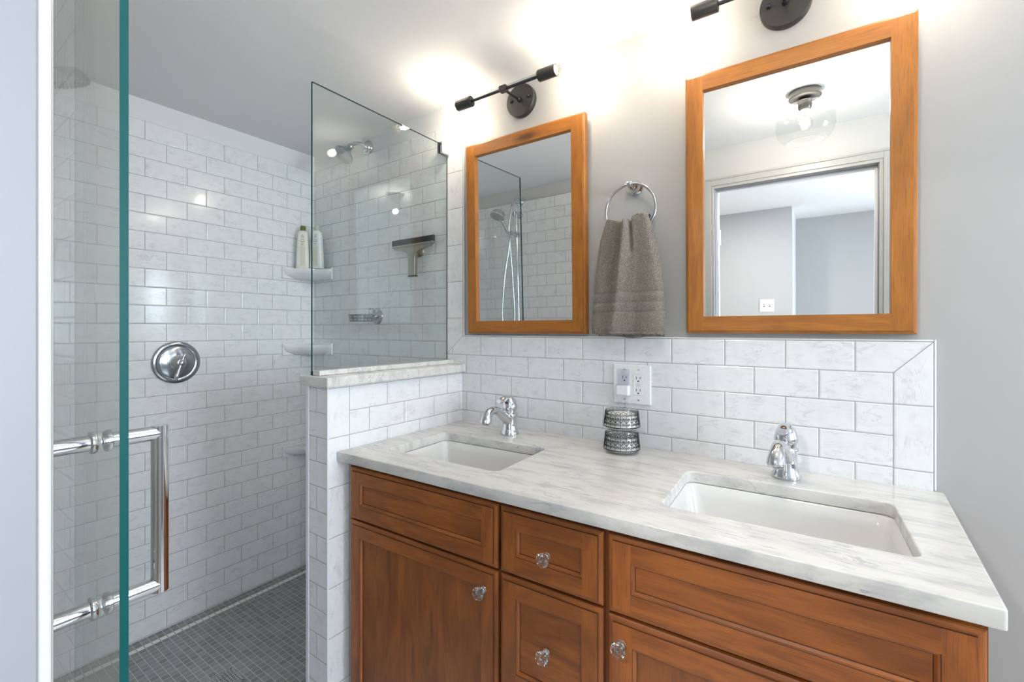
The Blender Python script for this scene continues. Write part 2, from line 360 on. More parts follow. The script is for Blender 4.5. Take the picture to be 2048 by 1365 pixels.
# door wall (behind the camera) with doorway and tiled shower end
DX0, DX1, DH = 0.758, 1.490, 2.035
wf = MB()
wf.box((XL-0.11, YW-0.115, -0.1), (DX0-0.012, YW, CZ+0.02)); wf.box((DX1+0.012, YW-0.115, -0.1), (3.70, YW, CZ+0.02)); wf.box((DX0-0.012, YW-0.115, DH+0.012), (DX1+0.012, YW, CZ+0.02))
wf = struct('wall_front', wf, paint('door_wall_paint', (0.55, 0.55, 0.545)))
mb = MB(); mb.box((XL, YW+0.0005, SF-0.05), (0.10, YD-0.0006, 2.1735), 1)
facing(mb, [((0.10, SF-0.05), (XL, SF-0.05), (XL, 2.174), (0.10, 2.174))], lambda x, z: (x, YD, z), lambda x, z: ((x+0.2860)/TX, (z-ZL)/TZ))
mb.build('tile_facing', [tile, grout_m], wf)
# right wall with window
WY0, WY1, WZ0, WZ1 = -1.20, -0.30, 1.00, 2.0
wr = MB(); X2 = 3.50
wr.box((X2, YW, -0.1), (X2+0.12, WY0, CZ+0.02)); wr.box((X2, WY1, -0.1), (X2+0.12, T, CZ+0.02)); wr.box((X2, WY0, -0.1), (X2+0.12, WY1, WZ0)); wr.box((X2, WY0, WZ1), (X2+0.12, WY1, CZ+0.02))
struct('wall_right', wr, wall_paint)
def window(name, x, y0, y1, z0, z1):
    m = MB(); w = 0.045
    m.box((x+0.03, y0, z0), (x+0.09, y0+w, z1)); m.box((x+0.03, y1-w, z0), (x+0.09, y1, z1)); m.box((x+0.03, y0+w, z0), (x+0.09, y1-w, z0+w)); m.box((x+0.03, y0+w, z1-w), (x+0.09, y1-w, z1))
    m.box((x+0.04, y0+w, (z0+z1)/2-0.02), (x+0.08, y1-w, (z0+z1)/2+0.02))
    o = struct(name, m, trim_white)
    g = MB().box((x+0.058, y0+w, z0+w), (x+0.062, y1-w, z1-w)); g.build('pane', thin_glass('window_pane', (0.97, 0.98, 0.98)), o)
    c = MB(); t = 0.07
    c.box((x-0.015, y0-t, z0-t), (x, y0, z1+t)); c.box((x-0.015, y1, z0-t), (x, y1+t, z1+t)); c.box((x-0.015, y0, z1), (x, y1, z1+t)); c.box((x-0.03, y0, z0-0.03), (x+0.03, y1, z0))
    c.build('window_casing', trim_white, o, bevel=0.002)
window('window_1', X2, WY0, WY1, WZ0, WZ1)
# floors and ceilings
fm = MB(); fm.add([(XL, YD, SF), (-0.10, YD, SF), (-0.10, 0, SF), (XL, 0, SF)], [(0, 1, 2, 3)], 0, [[((x-XL)/0.02645+0.02, y/0.02645) for x, y in ((XL, YD), (-0.10, YD), (-0.10, 0), (XL, 0))]])
fm.box((XL, YD, SF-0.08), (-0.10, 0, SF-0.002), 1)
struct('floor_shower', fm, [mosaic, grout_m])
fb = MB(); fb.box((-0.10, YD, -0.1), (X2, T, -0.002), 0); fb.add([(-0.1, YD, 0), (X2, YD, 0), (X2, T, 0), (-0.1, T, 0)], [(0, 1, 2, 3)], 0, [[(x/TX/2, y/TZ/4) for x, y in ((-0.1, YD), (X2, YD), (X2, T), (-0.1, T))]])
struct('floor', fb, bath_floor)
struct('ceiling', MB().box((XL-0.11, YW, CZ), (X2+0.12, T, CZ+0.05)), ceil_paint)
# hall beyond the doorway (seen in the mirror)
HY = -3.40; HZ = 2.268
struct('floor_hall', MB().box((-0.8, -4.3, -0.1), (3.0, YD, -0.001)), hall_floor)
struct('ceiling_hall', MB().box((-0.8, -4.3, HZ), (3.0, YW-0.115, HZ+0.05)), ceil_paint)
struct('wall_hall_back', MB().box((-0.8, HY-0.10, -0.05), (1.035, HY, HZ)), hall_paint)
wq = MB(); wq.box((1.035, -4.25, -0.05), (1.85, -4.15, HZ)); wq.box((2.75, -4.25, -0.05), (3.0, -4.15, HZ)); wq.box((1.85, -4.25, -0.05), (2.75, -4.15, 0.42)); wq.box((1.85, -4.25, 2.08), (2.75, -4.15, HZ))
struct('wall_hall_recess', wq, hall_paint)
wn3 = MB(); w3 = 0.045  # added window for the fill light, kept out of the mirror's view
wn3.box((1.85, -4.22, 0.42), (1.85+w3, -4.17, 2.08)); wn3.box((2.75-w3, -4.22, 0.42), (2.75, -4.17, 2.08)); wn3.box((1.85+w3, -4.22, 0.42), (2.75-w3, -4.17, 0.42+w3)); wn3.box((1.85+w3, -4.22, 2.08-w3), (2.75-w3, -4.17, 2.08))
o3 = struct('added_window_3', wn3, trim_white); MB().box((1.85+w3, -4.200, 0.42+w3), (2.75-w3, -4.196, 2.08-w3)).build('pane', thin_glass('added_window_pane', (0.97, 0.98, 0.98)), o3)
struct('wall_hall_return', MB().box((0.935, -4.15, -0.05), (1.035, HY-0.10, HZ)), trim_white)
struct('wall_hall_left', MB().box((-0.9, -4.3, -0.05), (-0.8, YW-0.115, HZ)), hall_paint)
hr = MB(); hr.box((2.86, -4.15, -0.05), (2.98, -2.9, HZ)); hr.box((2.86, -1.6, -0.05), (2.98, YW-0.115, HZ)); hr.box((2.86, -2.9, -0.05), (2.98, -1.6, 0.8)); hr.box((2.86, -2.9, 2.05), (2.98, -1.6, HZ))
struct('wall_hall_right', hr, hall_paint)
window('window_2', 2.86, -2.9, -1.6, 0.8, 2.05)
# doorway frame: jamb, stop, casing, hinge
dj = MB(); y0, y1 = YW-0.115, YW
dj.box((DX0-0.012, y0, 0), (DX0, y1, DH)); dj.box((DX1, y0, 0), (DX1+0.012, y1, DH)); dj.box((DX0-0.012, y0, DH), (DX1+0.012, y1, DH+0.012))
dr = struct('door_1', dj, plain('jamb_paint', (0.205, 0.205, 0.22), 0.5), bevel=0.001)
cs = MB()
def casing_leg(x_in, sgn):
    for a, b, t in ((0.004, 0.020, 0.009), (0.020, 0.052, 0.013), (0.052, 0.062, 0.016)):
        xa, xb = x_in+sgn*a, x_in+sgn*b
        cs.box((min(xa, xb), YW, 0), (max(xa, xb), YW+t, DH+b))
casing_leg(DX0, -1); casing_leg(DX1, 1)
for a, b, t in ((0.004, 0.020, 0.009), (0.020, 0.052, 0.013), (0.052, 0.062, 0.016)):
    cs.box((DX0-a, YW, DH+a), (DX1+a, YW+t, DH+b))
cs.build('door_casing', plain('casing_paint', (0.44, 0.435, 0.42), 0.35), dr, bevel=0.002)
st = MB(); st.box((DX0, YW-0.075, 0), (DX0+0.010, YW-0.045, DH)); st.box((DX1-0.010, YW-0.075, 0), (DX1, YW-0.045, DH)); st.box((DX0+0.01, YW-0.075, DH-0.01), (DX1-0.01, YW-0.045, DH)); st.build('door_stop', trim_white, dr)
hg = MB(); hg.box((DX0, YW-0.112, 1.73), (DX0+0.002, YW-0.080, 1.82)); hg.lathe([(0.006, 0), (0.006, 0.09)], (DX0+0.005, YW-0.112, 1.73), n=12)
for z in (1.745, 1.775, 1.805): hg.lathe([(0.003, 0), (0.003, 0.001)], (DX0+0.002, YW-0.095, z), (1, 0, 0), 10)
hg.build('hinge', satin, dr, smooth=40)
# half wall between shower and vanity
KX0, KX1, KY, KT = -0.1157, 0.0, -0.6355, 1.107
kw = struct('wall_half', MB().box((KX0+T, KY+T, -0.05), (KX1-T, 0, KT)), grout_m)
mb = MB()
s0 = KY+0.0800
facing(mb, [((s0, -0.03), (0, -0.03), (0, KT), (s0, KT))], lambda y, z: (KX1, y, z), lambda y, z: ((y-YK)/TX+0.5, (z-ZT)/TZ+20.0))
facing(mb, [((KY, -0.03), (s0, -0.03), (s0, KT), (KY, KT))], lambda y, z: (KX1, y, z), lambda y, z: ((z-(ZT-4*TZ))/(2*TZ), (y-KY)/(s0-KY)*0.999+0.0005))
facing(mb, [((KX0, -0.03), (KX1, -0.03), (KX1, KT), (KX0, KT))], lambda x, z: (x, KY, z), lambda x, z: ((x+0.060)/TX+0.0, (z-ZT)/TZ+21.0))
facing(mb, [((0, SF), (KY, SF), (KY, KT), (0, KT))], lambda y, z: (KX0, y, z), lambda y, z: ((y-YK)/TX, (z-ZT)/TZ+20.0))
for y in (s0,): mb.add([(0.0003, y-0.0008, 0), (0.0003, y+0.0008, 0), (0.0003, y+0.0008, KT), (0.0003, y-0.0008, KT)], [(0, 1, 2, 3)], 1)
mb.build('tile_facing', [tile, grout_m], kw)
mb = MB(); mb.box((KX0-0.002, KY-0.0015, 0), (KX0+0.014, KY+0.01, KT)); mb.box((KX1-0.004, KY-0.0012, 0), (KX1+0.0012, KY+0.004, KT))
mb.build('edge_trim', plain('glazed_edge_cool', (0.70, 0.72, 0.75), 0.15), kw, bevel=0.001)
# ------------------------------------------------------------------ cap of the half wall, glass screen
mb = MB(); mb.box((-0.131, -0.650, KT), (0.022, -0.0005, 1.1395))
mb.build('marble_cap', marble, kw, bevel=0.004, label='white marble slab capping the tiled half wall')
mb = MB(); mb.box((-0.0830, -0.634, 1.1397), (-0.045, -0.0005, 1.1560))
mb.build('marble_ledge', marble, kw, bevel=0.002, label='thin raised marble strip along the glass')
gs = thing('glass_screen', 'fixed clear glass screen standing on the marble topped half wall', 'glass panel', (-0.088, -0.31, 1.1397))
def pane_slab(mb, a, b, edges):
    """glass sheet: large faces glass (0), edges teal (1)"""
    x0, y0, z0 = a; x1, y1, z1 = b
    vs = [(x0,y0,z0),(x1,y0,z0),(x1,y1,z0),(x0,y1,z0),(x0,y0,z1),(x1,y0,z1),(x1,y1,z1),(x0,y1,z1)]
    fs = [(0,3,2,1),(4,5,6,7),(0,1,5,4),(1,2,6,5),(2,3,7,6),(3,0,4,7)]
    for f, e in zip(fs, edges): mb.add(vs, [f], 1 if e else 0)
mb = MB(); pane_slab(mb, (-0.004, -0.324, 0.0), (0.004, 0.3095, 0.948), (1, 1, 1, 0, 0, 0)); mb.build('glass_sheet', [shglass, edge_teal], gs)
mb = MB(); mb.box((-0.013, 0.262, 0.905), (-0.0045, 0.3095, 0.950)); mb.box((0.0045, 0.262, 0.905), (0.016, 0.3095, 0.950)); mb.box((-0.013, 0.262, 0.9485), (0.016, 0.3095, 0.953)); mb.build('wall_clamp', chrome, gs, bevel=0.0015)
mb = MB(); mb.box((-0.0055, -0.3245, 0.0), (-0.0042, -0.3105, 0.012)); mb.build('setting_block', black, gs)
mb = MB(); mb.box((0.0042, 0.3035, 0.016), (0.0062, 0.3095, 0.90)); mb.build('clear_seal', vinyl, gs)
# ------------------------------------------------------------------ glass door (open into the room)
gd = thing('shower_door', 'frameless glass shower door standing open with chrome pull', 'shower door', (-0.066, -1.298, 0.01))
mb = MB(); pane_slab(mb, (0.004, -0.004, 0.0), (0.698, 0.004, 2.075), (1, 1, 0, 1, 0, 1)); mb.build('glass_sheet', [shglass, edge_teal], gd)
def pull(sgn, name):
    m = MB(); hx = 0.611; z0, z1 = 0.942, 1.142; r = 0.0095; d = 0.060*sgn; c = 0.0
    path = [(hx, 0.0045*sgn, z0), (hx, d-0.002*sgn, z0), (hx, d, z0), (hx, d, z0+0.003), (hx, d, z1-0.003), (hx, d, z1), (hx, d-0.002*sgn, z1), (hx, 0.0045*sgn, z1)]
    m.tube([(hx, 0.0045*sgn, z0), (hx, d*0.6, z0), (hx, d, z0)], r, 20); m.tube([(hx, 0.0045*sgn, z1), (hx, d*0.6, z1), (hx, d, z1)], r, 20)
    m.tube([(hx, d, z0-r), (hx, d, (z0+z1)/2), (hx, d, z1+r)], r*1.02, 20)
    o = m.build(name, chrome, gd, smooth=50)
    for z in (z0, z1):
        MB().lathe([(0.0125, 0.0042), (0.0135, 0.0055), (0.0135, 0.0090), (0.0115, 0.0105)], (hx, 0, z), (0, sgn, 0), 24).build('collar', chrome, o, smooth=40)
pull(1, 'handle'); pull(-1, 'handle')
for z in (0.3, 1.8):
    m = MB(); m.box((-0.024, -0.012, z), (0.030, -0.0045, z+0.09)); m.box((-0.024, 0.0045, z), (0.030, 0.012, z+0.09)); m.box((-0.03, -0.016, z), (-0.024, 0.016, z+0.09))
    m.box((-0.034, -0.070, z+0.005), (-0.024, 0.012, z+0.085))
    m.build('hinge', chrome, gd, bevel=0.001)
# ------------------------------------------------------------------ drain
DRX, DRY = -0.5625, -0.696
m = MB(); h = 0.0495
for i in range(10):                       # grid of bars, open slots between
    t = -h+2*h*i/9
    m.box((DRX+t-0.0030, DRY-h, SF+0.001), (DRX+t+0.0030, DRY+h, SF+0.0032))
    m.box((DRX-h, DRY+t-0.0022, SF+0.001), (DRX+h, DRY+t+0.0022, SF+0.0030))
for a, b in (((-h-0.001, -h-0.001), (h+0.001, -h+0.005)), ((-h-0.001, h-0.005), (h+0.001, h+0.001)), ((-h-0.001, -h), (-h+0.005, h)), ((h-0.005, -h), (h+0.001, h))):
    m.box((DRX+a[0], DRY+a[1], SF+0.001), (DRX+b[0], DRY+b[1], SF+0.0038))
dn = thing('floor_drain', 'square metal drain grate set in the grey shower floor', 'drain', (DRX, DRY, SF))
def kid(mb, name, mat, par, **k):
    inv = Matrix.Translation(Vector(par.location)).inverted() if not par.rotation_euler.z else (Matrix.Translation(Vector(par.location)) @ Matrix.Rotation(par.rotation_euler.z, 4, 'Z')).inverted()
    mb.v = [tuple(inv @ Vector(p)) for p in mb.v]; return mb.build(name, mat, par, **k)
kid(m, 'grate', plain('drain_steel', (0.6, 0.6, 0.6), 0.35, 0.9), dn)
kid(MB().box((DRX-h, DRY-h, SF+0.0002), (DRX+h, DRY+h, SF+0.0008)), 'dark_pit', slotm, dn)
# ------------------------------------------------------------------ shower valve
vx, vy, vz = XL, -0.661, 1.1407
vt = thing('shower_valve', 'round chrome shower valve plate with lever on the tiled wall', 'shower valve', (vx, vy, vz))
m = MB(); m.lathe([(0.090, 0.0005), (0.0925, 0.004), (0.0925, 0.007), (0.088, 0.011), (0.080, 0.012), (0.076, 0.009), (0.072, 0.0085), (0.068, 0.011), (0.060, 0.014), (0.03, 0.018)], (0, 0, 0), (1, 0, 0), 64); m.build('escutcheon', plain('bluish_chrome', (0.50, 0.53, 0.57), 0.14, 1.0), vt, smooth=35)
m = MB(); m.lathe([(0.032, 0.012), (0.032, 0.026), (0.028, 0.028), (0.029, 0.034), (0.025, 0.037), (0.025, 0.046), (0.019, 0.050), (0.014, 0.056)], (0, 0, 0), (1, 0, 0), 40); m.build('valve_stem', satin, vt, smooth=35)
m = MB()
d = Vector((0.0, 0.30, 0.954)).normalized()
m.tube([Vector((0.062, 0, 0))+d*t for t in (-0.078, -0.072, -0.05, -0.02, 0, 0.015, 0.03, 0.040, 0.044)], [0.006, 0.0085, 0.0075, 0.0045, 0.006, 0.0045, 0.0065, 0.0072, 0.004], 16)
m.lathe([(0.010, 0.052), (0.013, 0.056), (0.013, 0.066), (0.009, 0.069), (0.010, 0.072), (0.004, 0.076)], (0, 0, 0), (1, 0, 0), 24); m.build('lever', chrome, vt, smooth=50)
# ------------------------------------------------------------------ corner shelves
def shelf(z, label, hgt=0.056):
    t = thing('corner_shelf', label, 'shelf', (XL, 0, z), 0, 'ceramic corner shelves in the shower')
    R = 0.180; m = MB(); n = 28
    def outline(r, zz, sc=0.0):
        out = [(0.0006, -0.0006, zz)]
        for k in range(n+1):
            a = PI/2*k/n
            # shallow scalloped chord between the two wings
            base = r*(0.745/(math.cos(a-PI/4)) if True else 1)
            wing = max(0.0, abs(a-PI/4)/(PI/4)-0.80)/0.20
            rr = base*(1+0.030*math.cos(8*(a-PI/4)))*(1-wing)+r*wing if sc == 0 else base*(1+0.030*math.cos(8*(a-PI/4)))*sc
            rr = min(rr, r)
            out.append((0.0006+rr*math.sin(a), -0.0006-rr*math.cos(a), zz))
        return out
    m.loft([outline(R*0.80, -hgt, 0.80), outline(R*0.93, -hgt*0.62, 0.97), outline(R, -0.012), outline(R, -0.002), outline(R*0.985, 0.0)], 0, True, True, True)
    m.build('shelf_body', shelf_cer, t, smooth=35)
    w = MB(); w.box((0.0006, -R-0.004, -hgt), (0.010, -0.0006, 0.010)); w.box((0.010, -0.0105, -hgt), (R+0.004, -0.0006, 0.010)); w.build('wall_flange', shelf_cer, t, bevel=0.004)
    return t
shelf(1.614, 'white ceramic corner shelf holding the two bottles, topmost of three')
shelf(1.203, 'empty white ceramic corner shelf below the bottles, seen behind the glass edge')
shelf(0.655, 'lowest white ceramic corner shelf, beside the tiled half wall')
# ------------------------------------------------------------------ bottles
def bottle(x, y, rz, body, capm, label):
    t = thing('shampoo_bottle', label, 'bottle', (x, y, 1.6145), rz, 'tall bottles on the corner shelf')
    m = MB(); rings = []
    for z, w, dd in ((0, 0.0335, 0.020), (0.003, 0.0355, 0.0215), (0.05, 0.0335, 0.021), (0.12, 0.0300, 0.0195), (0.185, 0.0262, 0.018), (0.196, 0.0245, 0.017), (0.201, 0.018, 0.014), (0.204, 0.0135, 0.0125)):
        rings.append([(math.copysign(abs(math.cos(a))**0.55, math.cos(a))*w, math.copysign(abs(math.sin(a))**0.55, math.sin(a))*dd, z) for a in [2*PI*k/40 for k in range(40)]])
    m.loft(rings, 0, True, True, True); m.build('bottle_body', body, t, smooth=50)
    c = MB(); c.lathe([(0.0132, 0.2042), (0.0132, 0.228), (0.012, 0.2305)], n=32)
    for k in range(24):
        a = 2*PI*k/24; c.box((0.0131*math.cos(a)-0.0006, 0.0131*math.sin(a)-0.0006, 0.206), (0.0131*math.cos(a)+0.0006, 0.0131*math.sin(a)+0.0006, 0.226))
    c.build('bottle_cap', capm, t, smooth=40)
    def row(z, w, h, mi, mbx):     # printed line just proud of the front face
        yy = -(0.0222-(z/0.2)*0.0042)
        mbx.box((-w, yy-0.0003, z), (w, yy+0.002, z+h), mi)
    p = MB()
    row(0.178, 0.004, 0.003, 0, p); row(0.171, 0.007, 0.003, 0, p); row(0.166, 0.0065, 0.0025, 0, p); row(0.156, 0.009, 0.0018, 0, p); row(0.1515, 0.009, 0.0018, 0, p); row(0.144, 0.011, 0.0035, 1, p)
    for k in range(5): row(0.124+k*0.0035, 0.0085-0.0005*k, 0.0013, 0, p)
    p.build('printed_lines', [printg, printo], t)
    p = MB()
    for j in range(22):
        for i in range(8): 
            yy = -(0.0222-((0.014+j*0.0048)/0.2)*0.0042); p.box((-0.0125+i*0.0033, yy-0.0002, 0.014+j*0.0048), (-0.0125+i*0.0033+0.0024, yy+0.002, 0.0175+j*0.0048))
    p.build('dotted_panel', printb, t)
    return t
bottle(-1.046, -0.098, math.radians(50), bot_cream, cap_green, 'cream bottle with dark green cap, left of the glass edge')
bottle(-0.982, -0.056, math.radians(30), bot_white, cap_pale, 'white bottle with pale cap seen through the glass screen')
# ------------------------------------------------------------------ fixed shower head on the back wall
sh = thing('wall_shower', 'small chrome shower head on a short arm behind the glass screen', 'shower head', (-0.625, 0, 2.205))
m = MB(); m.lathe([(0.036, 0.0002), (0.037, 0.004), (0.034, 0.008), (0.027, 0.010), (0.025, 0.015), (0.016, 0.019), (0.012, 0.026)], (0, 0, 0), (0, -1, 0), 40); m.build('flange', chrome, sh, smooth=35)
m = MB(); m.tube(spl([(0, -0.01, 0), (0, -0.05, 0.004), (0, -0.080, -0.004), (0, -0.100, -0.024)]), 0.0095, 16); m.build('arm', chrome, sh, smooth=60)
hd = Vector((0.0, -0.60, -0.80)).normalized()
m = MB(); m.lathe([(0.010, -0.004), (0.016, 0.004), (0.016, 0.012), (0.013, 0.018), (0.018, 0.032), (0.036, 0.058), (0.0475, 0.070), (0.049, 0.078), (0.046, 0.081)], (0, -0.098, -0.020), hd, 40)
b = m.build('spray_head', plain('head_satin', (0.50, 0.51, 0.52), 0.2, 1.0), sh, smooth=35)
m = MB(); m.lathe([(0.043, 0.0812), (0.038, 0.0825), (0.0, 0.0825)], (0, -0.098, -0.020), hd, 40); m.build('spray_face', plain('grey_nozzles', (0.45, 0.45, 0.46), 0.45), b, smooth=35)
# ------------------------------------------------------------------ squeegee with suction hook
sq = thing('squeegee', 'steel squeegee with black blade hanging on the shower back wall', 'squeegee', (-0.265, -0.034, 1.66))
m = MB(); prof = []
m.box((-0.134, -0.006, 0.006), (0.134, 0.006, 0.0165)); 
# flared neck and handle as lofted outline
rings = []
for z, w, dd in ((0.006, 0.132, 0.0055), (-0.004, 0.115, 0.0055), (-0.012, 0.070, 0.006), (-0.020, 0.040, 0.007), (-0.030, 0.027, 0.008), (-0.045, 0.0215, 0.009), (-0.085, 0.0210, 0.0095), (-0.128, 0.0205, 0.0095)):
    rings.append([(w, -dd, z), (w, dd, z), (-w, dd, z), (-w, -dd, z)])
m.loft(rings, 0, True, True, True); m.build('handle', brushed, sq, bevel=0.0018)
MB().box((-0.136, -0.004, 0.016), (0.136, 0.004, 0.0425)).build('rubber_blade', black, sq, bevel=0.001)
MB().box((-0.0208, -0.0098, -0.1325), (0.0208, 0.0098, -0.1275)).build('end_cap', black, sq)
hk = thing('suction_hook', 'round metal suction hook behind the squeegee on the tiles', 'hook', (-0.255, 0, 1.648))
m = MB(); m.lathe([(0.030, 0.0002), (0.031, 0.004), (0.028, 0.009), (0.015, 0.016), (0.010, 0.022)], (0, 0, 0), (0, -1, 0), 36); m.build('suction_cup', brushed, hk, smooth=35)
# ------------------------------------------------------------------ wire soap basket
bk = thing('soap_basket', 'chrome wire soap basket on a round wall flange', 'soap basket', (-0.549, 0, 1.351))
m = MB(); m.lathe([(0.038, 0.0002), (0.039, 0.005), (0.035, 0.010), (0.022, 0.014), (0.017, 0.020), (0.019, 0.026), (0.013, 0.034), (0.013, 0.045)], (0, 0, 0), (0, -1, 0), 40); m.build('flange', plain('flange_chrome', (0.45, 0.47, 0.48), 0.15, 1.0), bk, smooth=35)
m = MB(); wr_ = 0.0019
bx0, bx1, by0, by1 = -0.068, 0.040, -0.130, -0.035
for z, ins in ((0.006, 0.0), (-0.009, 0.004), (-0.024, 0.010)):
    m.tube([Vector(p) for p in rrect(bx0+ins, bx1-ins, by0+ins, by1-ins, 0.018, z, 5)], wr_, 8, closed=True)
for k in range(9):
    x = bx0+0.015+k*0.010
    m.tube([(x, by0, 0.006), (x, by0+0.008, -0.024), (x, by1-0.008, -0.024), (x, by1, 0.006)], wr_*0.85, 6)
for k in range(6):
    y = by0+0.018+k*0.012
    m.tube([(bx0, y, 0.006), (bx0+0.008, y, -0.024)], wr_*0.85, 6); m.tube([(bx1, y, 0.006), (bx1-0.008, y, -0.024)], wr_*0.85, 6)
m.tube([(-0.010, -0.036, 0.0), (-0.010, -0.036, 0.034), (-0.010, -0.060, 0.036), (-0.010, -0.060, 0.006)], wr_, 8); m.tube([(0.012, -0.036, 0.0), (0.012, -0.036, 0.034), (0.012, -0.060, 0.036)], wr_*0.9, 8); m.tube([(-0.010, -0.060, 0.036), (0.012, -0.060, 0.036)], wr_*0.9, 8)
m.build('wire_basket', plain('chrome_wire', (0.25, 0.27, 0.28), 0.2, 1.0), bk, smooth=60)
# ------------------------------------------------------------------ hand shower on slide bar (end wall)
sb = thing('slide_bar_shower', 'chrome hand shower on a slide bar, reflected in the smaller mirror', 'hand shower', (-0.577, YD, 1.5))
m = MB(); m.tube([(0, 0.052, -0.38), (0, 0.052, 0.60)], 0.0105, 20)
for z in (-0.37, 0.575):
    m.lathe([(0.024, 0.0002), (0.024, 0.012), (0.017, 0.020), (0.015, 0.062), (0.019, 0.068), (0.016, 0.076)], (0, 0, z), (0, 1, 0), 28)
m.build('bar', chrome, sb, smooth=40)
m = MB(); m.lathe([(0.030, 0.0002), (0.031, 0.006), (0.026, 0.012), (0.017, 0.016), (0.017, 0.040), (0.021, 0.044), (0.021, 0.056), (0.012, 0.060)], (0.005, 0, 0.672), (0, 1, 0), 32); 
m.tube([(0.005, 0.05, 0.672), (-0.01, 0.075, 0.655), (-0.012, 0.085, 0.63)], 0.0095, 14); m.build('supply_elbow', chrome, sb, smooth=40)
m = MB(); m.lathe([(0.0165, -0.022), (0.0185, -0.018), (0.0185, 0.018), (0.0165, 0.022)], (0, 0.052, 0.425), (0, 0, 1), 24); m.tube([(0, 0.055, 0.425), (-0.006, 0.090, 0.428), (-0.010, 0.115, 0.436)], [0.013, 0.013, 0.016], 18)
m.lathe([(0.016, -0.02), (0.018, 0.02)], (0.0, 0.052, 0.425), (1, 0, 0), 20); m.build('slider', chrome, sb, smooth=40)
hs = thing  # hand piece
m = MB(); hp0 = Vector((-0.010, 0.118, 0.400)); hp1 = Vector((-0.014, 0.232, 0.520))
m.tube([hp0, hp0.lerp(hp1, 0.3), hp0.lerp(hp1, 0.7), hp1], [0.010, 0.0125, 0.0135, 0.015], 18)
fd = Vector((-0.10, 0.42, -0.90)).normalized(); hc = Vector((-0.014, 0.262, 0.532))
m.lathe([(0.026, -0.034), (0.040, -0.030), (0.046, -0.022), (0.0525, -0.002), (0.054, 0.006), (0.052, 0.010)], hc, fd, 44)
hb = m.build('hand_piece', plain('satin_chrome', (0.60, 0.61, 0.61), 0.22, 1.0), sb, smooth=35)
m = MB(); m.lathe([(0.0505, 0.0102), (0.049, 0.0125), (0.0, 0.0128)], hc, fd, 44)
e1 = fd.cross(Vector((1, 0, 0))).normalized(); e2 = fd.cross(e1)
for rr, k in ((0.042, 26), (0.031, 18), (0.020, 12), (0.010, 6)):
    for i in range(k):
        a = 2*PI*i/k; m.lathe([(0.0022, 0.0125), (0.0016, 0.0152)], hc+e1*(rr*math.cos(a))+e2*(rr*math.sin(a)), fd, 6)
m.build('spray_face', plain('nozzle_grey', (0.34, 0.35, 0.35), 0.4), hb, smooth=35)
m = MB(); m.tube(spl([(-0.012, 0.085, 0.63), (-0.02, 0.100, 0.56), (-0.028, 0.11, 0.47), (-0.030, 0.10, 0.38), (-0.030, 0.075, 0.10), (-0.025, 0.07, -0.2), (-0.045, 0.11, -0.42), (-0.075, 0.15, -0.20), (-0.05, 0.15, 0.10), (-0.015, 0.13, 0.33), (-0.010, 0.117, 0.400)], 14), 0.0075, 12); m.build('hose', plain('metal_hose', (0.62, 0.64, 0.64), 0.25, 1.0), sb, smooth=60)
# ------------------------------------------------------------------ vanity cabinet
CA = Vector((0.016, -0.6032, 0)); CR = math.atan2(0.0382, 1.4651)
vc = thing('vanity_cabinet', 'brown knotty alder double vanity cabinet with glass knobs', 'cabinet', CA, CR)
FY = 0.020                                # door faces sit this far behind the counter edge
m = MB()
m.box((0.000, FY+0.021, 0.10), (0.019, 0.585, 0.868), 0, 'z'); m.box((1.4365, FY+0.021, 0.10), (1.4555, 0.548, 0.868), 0, 'z')
m.box((0.019, 0.12, 0.10), (1.4365, 0.545, 0.118), 0, 'x'); m.box((0.019, 0.535, 0.118), (1.4365, 0.545, 0.868), 0, 'x'); m.box((0.0, 0.085, 0.0), (1.455, 0.10, 0.10), 0, 'x')
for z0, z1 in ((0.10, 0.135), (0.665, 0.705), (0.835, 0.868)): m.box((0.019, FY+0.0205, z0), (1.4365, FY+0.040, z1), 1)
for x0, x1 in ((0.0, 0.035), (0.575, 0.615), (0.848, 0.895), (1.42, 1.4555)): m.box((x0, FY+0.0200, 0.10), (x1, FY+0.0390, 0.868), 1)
m.build('carcass', [wood, wood_mat('stained_alder_face', tint=0.55)], vc, bevel=0.001)
